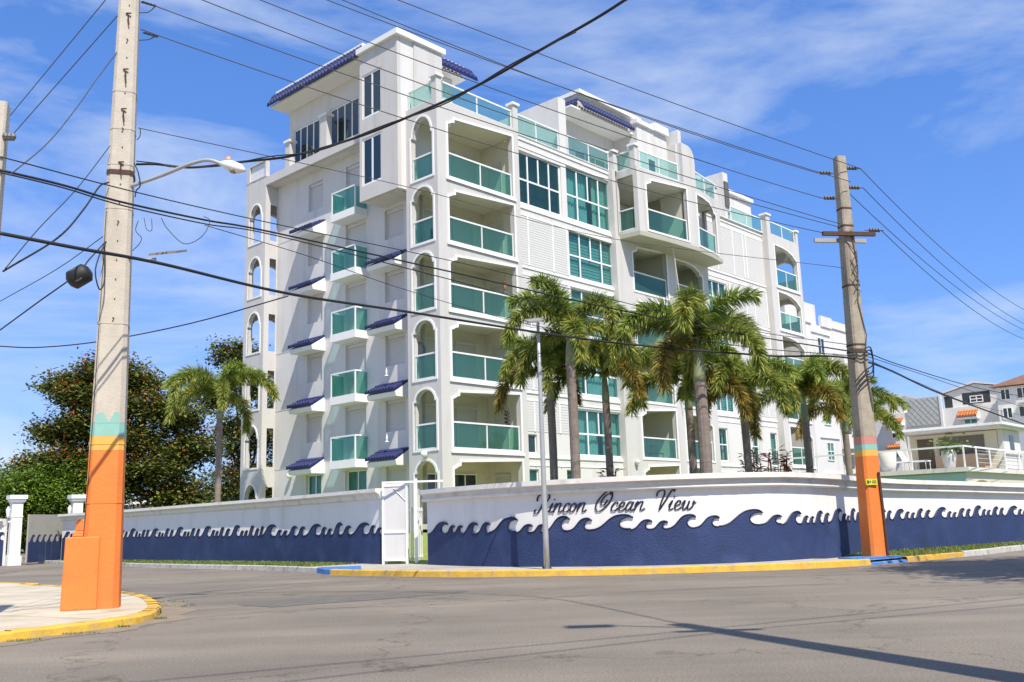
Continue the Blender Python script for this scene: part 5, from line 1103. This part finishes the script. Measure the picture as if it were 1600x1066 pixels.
for (x0, d_, h_, w_, lab, sd, lm) in ((215, 60, 2.6, 1.5, 'olive green bush right of the near orange pole', 4, lf_far), (300, 72, 3.6, 2.2, 'yellowish bush left of the single palm trunk', 6, lf_bush), (368, 64, 3.3, 1.9, 'green bush between the single palm and the building', 7, lf_far), (250, 78, 2.4, 2.0, 'dark low bush in front of the far white roof', 8, lf_tulip)):
    p = px(x0, 840, d_); bush(lab, p.x, p.y, [(0, 0, h_ * .5, w_, .9), (w_ * .5, 0, h_ * .7, w_ * .6, .8), (-w_ * .5, 0, h_ * .65, w_ * .6, .8)], 9000, .25, lm, sd)
k = 0
for (x0, d_, h_, w_) in ((-30, 110, 10, 5), (12, 105, 9.2, 4.5), (45, 118, 10, 4.5), (310, 120, 9, 5), (355, 112, 10, 5), (412, 118, 10, 5), (250, 125, 7, 4.5), (-120, 100, 11, 6), (-230, 95, 11, 6)):
    p = px(x0, 843, d_); k += 1
    tree('distant hazy green tree far behind the left wall', p.x, p.y, 0, h_ * .5, [(0, 0, h_ * .62, w_ * .8, .7), (-w_ * .5, 0, h_ * .45, w_ * .7, .7), (w_ * .5, 0, h_ * .5, w_ * .7, .7), (0, 0, h_ * .28, w_ * .9, .7)], 7000, .5, lf_far, 50 + k, .3, name='distant_tree', group='distant trees on the left')
# far white building behind the bushes, trimmed shrub
p = px(262, 790, 92); t = thing('house', 'low white roofed house barely visible between the bushes left of the palm', 'house', (p.x, p.y, 0), .3)
MB().box(-4, 3.6, -3, 3, 0, 3.9).build('wall', white, t); MB().box(-4.4, 4.2, -3.4, 3.4, 3.9, 4.25).build('roof', trim, t); MB().box(-2.4, -1.2, -3.05, -3.0, 1.5, 2.8).build('window', winddark, t); MB().box(.4, 1.6, -3.05, -3.0, 1.5, 2.8).build('window', winddark, t)
# red leaved ti plants
def ti(x, y, h_, n, label, seed):
    rnd = random.Random(seed); t = thing('ti_plant', label, 'plant', (x, y, .6), 0, None); mb = MB(); st = MB()
    for _ in range(n):
        bx, by = rnd.uniform(-.6, .6), rnd.uniform(-.3, .3); hh = h_ * rnd.uniform(.6, 1.05); st.tube([(bx * .5, by * .5, -.5), (bx, by, hh)], .018, 5)
        for k in range(16):
            a = rnd.uniform(0, 6.28); z = hh + rnd.uniform(-.75, .08); l = rnd.uniform(.26, .42); up = rnd.uniform(-.1, .8); d = Vector((math.cos(a), math.sin(a), up)).normalized(); v_ = Vector((-math.sin(a), math.cos(a), 0)) * .045; p0 = Vector((bx, by, z))
            mb.add([p0, p0 + d * l * .5 + v_, p0 + d * l + Vector((0, 0, -.06)), p0 + d * l * .5 - v_], [(0, 1, 2, 3)])
    mb.build('leaf_cluster', lf_ti, t, recalc=False); st.build('stem', barkd, t)
for i, (x0, h_, lab) in enumerate(((1172, 1.9, 'leftmost red leaved ti plant behind the wall by the slender dark palm'), (1185, 2.45, 'taller red leaved ti plant left of the white wall gap'), (1208, 2.3, 'red leaved ti plant in the middle of the row above the wall'), (1222, 1.9, 'red leaved ti plant right of the middle one'), (1232, 1.7, 'rightmost red leaved ti plant in the row'), (955, 1.75, 'single red leaved ti plant at the thin dark palm trunk'), (942, 1.5, 'low red leaved ti plant left of the thin dark palm trunk'))):
    p = pp(x0, 745, 34.5 if x0 > 1000 else 30.0); ti(p.x, p.y, h_ + .55, 9 if x0 > 1000 else 5, lab, 60 + i)
# tree out of the photo on the right that shades the road; its twigs enter at the edge
tree('broad tree out of the photo at right that shades the road', 15.0, 14.6, 0, 7.6, [(0, 0, 9.2, 3.0, .6), (-2.2, 1.0, 8.9, 2.2, .5), (2.5, .5, 9.3, 2.8, .6), (-.6, 2.8, 9.0, 2.4, .5), (2, 3.5, 9.2, 2.6, .6), (5, 2.5, 9.3, 3.0, .6), (-1.6, 2.6, 9.1, 1.6, .5), (-2.0, -1.2, 9.4, 2.2, .5), (1.5, -2.4, 9.4, 2.6, .5), (-1.5, 1.8, 10.2, 2.2, .5)], 26000, .26, lf_bush, 77, .28)
# ------------------------------------------------------------------ neighbouring buildings at right
# pool deck building with patio
t = thing('patio_building', 'white flat roofed pool pavilion with open patio and railing behind the right wall', 'building', (20.28, 43.5, 0), YAW)
def Q(name, material, *boxes, parent=None):
    mb = MB()
    for b in boxes: mb.box(*b)
    return mb.build(name, material, parent or t)
MB().box(0.0, 26, 0.0, 9.0, 0, 3.0).build('base_wall', mat('base_cream', (.62, .58, .50), .85, .1, 1), t)
Q('pool_wall', paleblue, (-.06, -.002, .02, 9.0, 1.2, 2.94)); Q('deck_edge', white, (-.2, 26, -.2, 9.2, 3.0, 3.2))
mb = MB(); mb.prism([(2.1 + 1.75 * math.cos(a * math.pi / 12), 1.9 + .75 * math.sin(a * math.pi / 12)) for a in range(13)], lambda p: (p[0], -.012, p[1]), lambda p: (p[0], -.002, p[1])); mb.build('arch_opening', mat('olive_screen', (.22, .19, .08), .9), t)
mb = MB(); mb.prism([(3.9 + .35 * a, z) for a, z in ((-.6, 1.9), (.9, 1.9), (.3, 2.5), (0, 2.6))] , lambda p: (p[0] + 1, -.012, p[1]), lambda p: (p[0] + 1, -.002, p[1])); mb.build('arch_opening', MT['olive_screen'], t)
rl = MB(); rl.box(-.03, .03, -.03, 8.8, 4.12, 4.2); rl.box(.031, 14, -.03, .03, 4.12, 4.2); rl = rl.build('railing', alu, t)
for (a, b_) in [(0, 0), (0, 2.35), (0, 4.7), (0, 7), (1.75, 0), (3.7, 0), (6.1, 0), (8.5, 0), (11, 0)]: MB().box(a - .03, a + .03, b_ - .03, b_ + .03, 3.2, 4.119).build('post', alu, rl)
for z in (3.45, 3.65, 3.85, 4.0): MB().box(2.0, 14, -.01, .01, z, z + .012).build('rail_wire', alu, rl)
# pavilion
P3x, P3y = 2.8, 0.9
Q('pavilion_floor', mat('beige_floor', (.5, .42, .3), .8), (4.5, 12, .05, 8.8, 3.2, 3.24))
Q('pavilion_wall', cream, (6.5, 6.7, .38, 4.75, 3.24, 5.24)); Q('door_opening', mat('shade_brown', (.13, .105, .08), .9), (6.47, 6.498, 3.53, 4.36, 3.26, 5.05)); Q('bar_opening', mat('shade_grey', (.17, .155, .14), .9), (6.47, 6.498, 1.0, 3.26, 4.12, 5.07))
Q('bar_counter', mat('bar_tan', (.45, .33, .22), .8), (5.9, 6.46, .9, 3.3, 3.24, 4.1)); Q('pavilion_wall', white, (6.55, 9.4, .12, .37, 3.2, 5.26)); Q('pavilion_window', winddark, (7.6, 8.3, .10, .118, 4.25, 5.0)); Q('pavilion_column', white, (5.1, 5.4, 4.45, 4.75, 3.24, 5.24)); Q('pavilion_wall', white, (9.2, 9.4, .38, 4.7, 3.2, 5.25))
Q('pavilion_roof', white, (5.15, 10.6, -.22, 4.9, 5.28, 5.40)); Q('roof_coping', trim, (5.0, 10.76, -.36, 5.05, 5.401, 5.52))
Q('fan', lampdark, (5.9, 6.2, 2.4, 2.7, 5.18, 5.24))
def potted(loc, label, sd):
    q = thing('potted_plant', label, 'plant', loc, 0); MB().lathe([(.18, 0), (.24, .1), (.33, .65), (.29, .85), (.24, .87)], n=14).build('pot', white, q, smooth=True); crown_mesh('foliage', [(0, 0, 1.05, .5, .5)], 260, .22, lf_bush, q, sd)
def loc_in(o, x, y, z): v = Matrix.Rotation(o.rotation_euler.z, 3, 'Z') @ Vector((x, y, 0)); return (o.location.x + v.x, o.location.y + v.y, o.location.z + z)
potted(loc_in(t, 0.9, 0.95, 3.2), 'tall white urn with green plant on the pool deck', 5)
q = thing('planter', 'tall white planter at the left end of the pool deck', 'planter', loc_in(t, .6, 3.7, 3.2)); MB().lathe([(.3, 0), (.36, .3), (.42, .95), (.36, 1.0)], n=14).build('pot', white, q, smooth=True)
for k, (a, b_) in enumerate(((1.0, 3.1), (1.2, 2.5))):
    q = thing('deck_chair', ('left', 'right')[k] + ' white metal chair on the pool deck behind the railing', 'chair', loc_in(t, a, b_, 3.24), YAW)
    MB().box(-.3, .3, -.5, .6, .38, .44).build('seat', alu, q); mb = MB(); mb.add([(-.3, .55, .42), (.3, .55, .42), (.3, .85, 1.0), (-.3, .85, 1.0), (-.3, .58, .40), (.3, .58, .40), (.3, .88, .98), (-.3, .88, .98)], [(0, 1, 2, 3), (7, 6, 5, 4), (0, 4, 5, 1), (1, 5, 6, 2), (2, 6, 7, 3), (3, 7, 4, 0)]); mb.build('backrest', alu, q)
    for x in (-.28, .28):
        for y in (-.45, .55): MB().tube([(x, y, 0), (x, y, .4)], .02, 5).build('leg', alu, q)
# house on the slope behind
t = thing('house', 'grey three storey house with gabled top floor and orange tile window hoods', 'house', (32.6, 73.05, 0), YAW)
KS = 1.333
def hz(z): return 1.3 + (z - 1.3) * KS
def hv(v): return v * KS
hg = mat('house_grey', (.70, .69, .66), .85, .08, 1)
Q('wall', hg, (0.3, 14, hv(-9), hv(4.6), 0, hz(7.05))); Q('lattice_panel', diam, (0.18, .298, hv(.02), hv(1.89), hz(6.2), hz(7.8))); 
mb = MB(); Y0, Y1, Z0, Z1 = hv(.04), hv(1.87), hz(6.22), hz(7.78)
for k in range(-9, 14):
    for sgn in (1, -1):
        y0 = Y0 + k * .42; pts = []
        for q in range(61):
            z_ = Z0 + (Z1 - Z0) * q / 60; y_ = y0 + (z_ - Z0) * .8; y_ = y_ if sgn > 0 else Y0 + Y1 - y_
            if Y0 <= y_ <= Y1: pts.append((.165 if sgn > 0 else .172, y_, z_))
        if len(pts) > 3: mb.tube([pts[0], pts[-1]], .011, 4)
mb.build('lattice_strip', diam, t)['kind'] = 'stuff'
Q('corner_pilaster', white, (0.12, .3, hv(-.12), hv(.015), hz(5.6), hz(7.95)))
Q('penthouse_wall', hg, (.6, 13, hv(-3.72), hv(-.15), hz(7.051), hz(7.9)));
mb = MB(); mb.prism([(hv(-.1), hz(7.9)), (hv(-1.9), hz(8.32)), (hv(-3.75), hz(7.9))], lambda p: (.6, p[0], p[1]), lambda p: (13, p[0], p[1])); mb.build('gable', hg, t)
mb = MB(); mb.prism([(hv(.05), hz(7.9)), (hv(-1.9), hz(8.36)), (hv(-3.85), hz(7.95)), (hv(-3.85), hz(8.03)), (hv(-1.9), hz(8.46)), (hv(.05), hz(7.98))], lambda p: (.4, p[0], p[1]), lambda p: (13.2, p[0], p[1])); mb.build('roof_edge', white, t)
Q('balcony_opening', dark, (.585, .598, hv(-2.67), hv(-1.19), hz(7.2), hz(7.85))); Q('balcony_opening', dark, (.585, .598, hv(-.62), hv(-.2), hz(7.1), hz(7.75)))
window(Face('u', .58), hv(-2.3), hv(-1.6), hz(7.25), hz(7.65), 2, 2, t, d=-.05, glass=winddark, back=None)
def hood(v0, v1, z0, z1, u=.3):
    mb = MB(); mb.prism([(u, z0 - .25), (u - .55, z0 - .25), (u - .6, z0 - .12), (u, z1)], lambda p: (p[0], v0, p[1]), lambda p: (p[0], v1, p[1])); h_ = mb.build('window_hood', trim, t); tiles(Face('u', u), v0, v1, z0 - .1, z1, -.65, -.02, h_, tileo, .2)
hood(hv(-2.05), hv(-.95), hz(6.5), hz(6.78)); hood(hv(2.15), hv(3.3), hz(6.5), hz(6.7)); hood(hv(2.15), hv(3.2), hz(5.02), hz(5.2))
window(FaceA := Face('u', .3), hv(-1.95), hv(-1.2), hz(6.05), hz(6.4), 2, 1, t, d=-.04, back=None); window(Face('u', .3), hv(2.35), hv(2.95), hz(5.6), hz(6.35), 2, 2, t, d=-.04, glass=winddark, back=None); window(Face('u', .3), hv(2.35), hv(2.95), hz(4.4), hz(4.95), 2, 1, t, d=-.04, back=None)
Q('side_block', white, (.9, 9, hv(2.3), hv(5.8), hz(7.051), hz(8.1))); mb = MB(); mb.prism([(hv(2.0), hz(8.1)), (hv(3.2), hz(8.45)), (hv(5.9), hz(8.1))], lambda p: (.9, p[0], p[1]), lambda p: (9, p[0], p[1])); mb.build('gable', white, t)
Q('wing_wall', hg, (-2.2, .28, hv(-9), hv(-3.6), 0, hz(7.7))); 
mb = MB(); mb.prism([(hv(-3.3), hz(7.75)), (hv(-6.3), hz(8.5)), (hv(-9.3), hz(7.75))], lambda p: (-2.6, p[0], p[1]), lambda p: (13.4, p[0], p[1])); mb.build('roof', mat('faded_clay_tile', (.46, .25, .18), .8, .3, 3, bump=.5, bscale=14), t)
for (a, b_) in ((-4.3, -3.8), (-5.2, -4.6), (-6.3, -5.5), (-7.4, -6.8)):
    window(Face('u', -2.2), hv(a), hv(b_), hz(7.0), hz(7.6), 2, 1, t, d=-.04, glass=winddark, back=None); window(Face('u', -2.2), hv(a), hv(b_), hz(6.0), hz(6.6), 2, 1, t, d=-.04, glass=winddark, back=None)
Q('balcony', white, (-3.2, -2.21, hv(-6.4), hv(-4.7), hz(6.72), hz(6.85)))
for k in range(9): Q('baluster', lampdark, (-3.18, -3.15, hv(-6.35) + k * .26, hv(-6.35) + k * .26 + .03, hz(6.85), hz(7.05)))
# white apartment block far behind the palms
t = thing('apartment_building', 'pale white five storey apartment block with curved balconies left of the old pole', 'building', (20.61, 66.9, 0), YAW)
Q('wall', white, (.3, 4.6, -.2, 8, 0, 14.9)); Q('wall', white, (4.61, 9.6, .3, 8, 0, 15.2)); Q('parapet', white, (.25, 1.3, -.3, -.1, 14.9, 15.6)); Q('parapet', white, (2.9, 4.7, -.3, -.1, 14.9, 15.7)); Q('parapet', white, (4.62, 9.6, .2, .4, 15.2, 15.8))
Q('roof_wall', white, (.3, 5.3, 1.2, 1.5, 14.9, 17.1)); Q('roof_wall', white, (5.1, 5.3, 1.51, 6, 14.9, 17.1))
FV2 = Face('v', -.2)
for k in range(5):
    z = 1.6 + k * 2.55
    window(FV2, 2.05, 3.15, z + .9, z + 2.2, 2, 2, t, d=-.04, back=None, glass=winddark if k == 4 else None); fbox(MB(), FV2, 1.2, 4.3, z + 2.5, z + 2.58, -.1, 0).build('ledge', trim, t)
    mb = MB(); n = 10; arc = [(6.5 + 1.3 * math.cos(math.pi + math.pi * i / n), .3 + 1.1 * math.sin(math.pi + math.pi * i / n)) for i in range(n + 1)]
    arc = [(x_, y_) for x_, y_ in arc]; mb.prism(arc, lambda p: (p[0], p[1], z - .7), lambda p: (p[0], p[1], z - .5)); bo = mb.build('balcony', white, t)
    mb = MB(); mb.tube([(x_, y_, z - .1) for x_, y_ in arc], .42, 6); mb = MB()
    for i in range(n):
        (xa, ya), (xb, yb_) = arc[i], arc[i + 1]; mb.add([(xa, ya, z - .5), (xb, yb_, z - .5), (xb, yb_, z + .35), (xa, ya, z + .35), (xa * .98 + .08, ya + .06, z - .5), (xb * .98 + .08, yb_ + .06, z - .5), (xb * .98 + .08, yb_ + .06, z + .35), (xa * .98 + .08, ya + .06, z + .35)], [(0, 1, 2, 3), (7, 6, 5, 4), (3, 2, 6, 7), (0, 4, 5, 1)])
    mb.build('parapet', white, bo); Q('balcony_recess', room, (5.4, 7.6, .285, .298, z - .48, z + 1.5))
# background greenery right, seen past the house
p = px(1597, 700, 95); tree('dark green tree at the right edge between the pavilion and the house', p.x, p.y, 0, 4, [(0, 0, 6, 2.5, .8), (1.5, 0, 4, 2.5, .8), (-1, 0, 3.6, 2.2, .8)], 4000, .35, lf_tulip, 91, .25)
# a loop of distant trees so that the horizon never ends bare
k = 0
for a in range(0, 360, 9):
    r_ = 190 + 25 * math.sin(a * 1.7); x, y = r_ * math.cos(math.radians(a)), r_ * math.sin(math.radians(a)); k += 1
    if k == 1: base_t = tree('distant tree in the ring of trees on the horizon', x, y, 0, 4, [(0, 0, 6, 5, .6), (-4, 0, 5, 4, .6), (4, 0, 5, 4, .6), (0, 2, 3, 6, .6)], 4200, .7, lf_far, 101, .3, name='distant_tree', group='distant trees on the horizon')
    else: c = copy_tree(base_t); c.location = (x, y, 0); c.rotation_euler = (0, 0, a * .3); c.scale = (1.2, 1.2, .8 + .3 * math.sin(a) ** 2)

# worn sandy grit along the yellow kerb and dark patches on the road surface
def sheet(name, pts, z, material, wob=.12, seed=0):
    rnd = random.Random(seed); P3 = smoothpts([(x, y, 0) for x, y in pts + [pts[0]]], 6)[:-1]; mb = MB(); mb.v = [(p.x + rnd.uniform(-wob, wob), p.y + rnd.uniform(-wob, wob), z) for p in P3]
    mb.f = [tuple(t_) for t_ in tessellate_polygon([[Vector((v[0], v[1], 0)) for v in mb.v]])]; return tag(mb.build(name, material), kind='structure')
mb = MB(); prev = None; rnd = random.Random(4)
for i in range(iB, iD + 10):
    p = KD[i]; n_ = nrm(KD, i); wd = .16 + .22 * math.sin(i * .31) ** 2 + rnd.uniform(0, .12); o = len(mb.v)
    mb.v += [(p.x + n_.x * .02, p.y + n_.y * .02, .006), (p.x - n_.x * wd, p.y - n_.y * wd, .0045)]
    if prev is not None: mb.f.append((prev, prev + 1, o + 1, o))
    prev = o
tag(mb.build('kerb_dirt', mat('gutter_grit', (.24, .20, .145), .95, .35, 4, bump=.3), recalc=True), kind='structure')
sheet('asphalt_patch', [(-4.4, 17.2), (-1.2, 19.4), (-2.0, 20.4), (-5.2, 18.6)], .005, mat('patch_asphalt', (.15, .135, .115), .9, .3, 3, bump=.4), .05, 2)
for k, pts in enumerate((([(-5.3, 15.6), (-3.6, 16.6), (-1.0, 16.9), (2.4, 18.2), (6.0, 18.6)]), ([(-5.6, 17.0), (-4.2, 18.4), (-2.8, 20.9), (-2.4, 24.6)]))):
    P3 = smoothpts([(x + random.uniform(-.1, .1), y + random.uniform(-.1, .1), .0) for x, y in pts], 14); mb = MB(); prev = None
    for i, p in enumerate(P3):
        w_ = .008 + .010 * random.random(); o = len(mb.v); j = random.uniform(-.03, .03); mb.v += [(p.x + j, p.y - w_ + j, .0045), (p.x + j, p.y + w_ + j, .0045)]
        if prev is not None: mb.f.append((prev, o, o + 1, prev + 1))
        prev = o
    tag(mb.build('road_crack', mat('crack_tar', (.05, .045, .04), .9)), kind='structure')
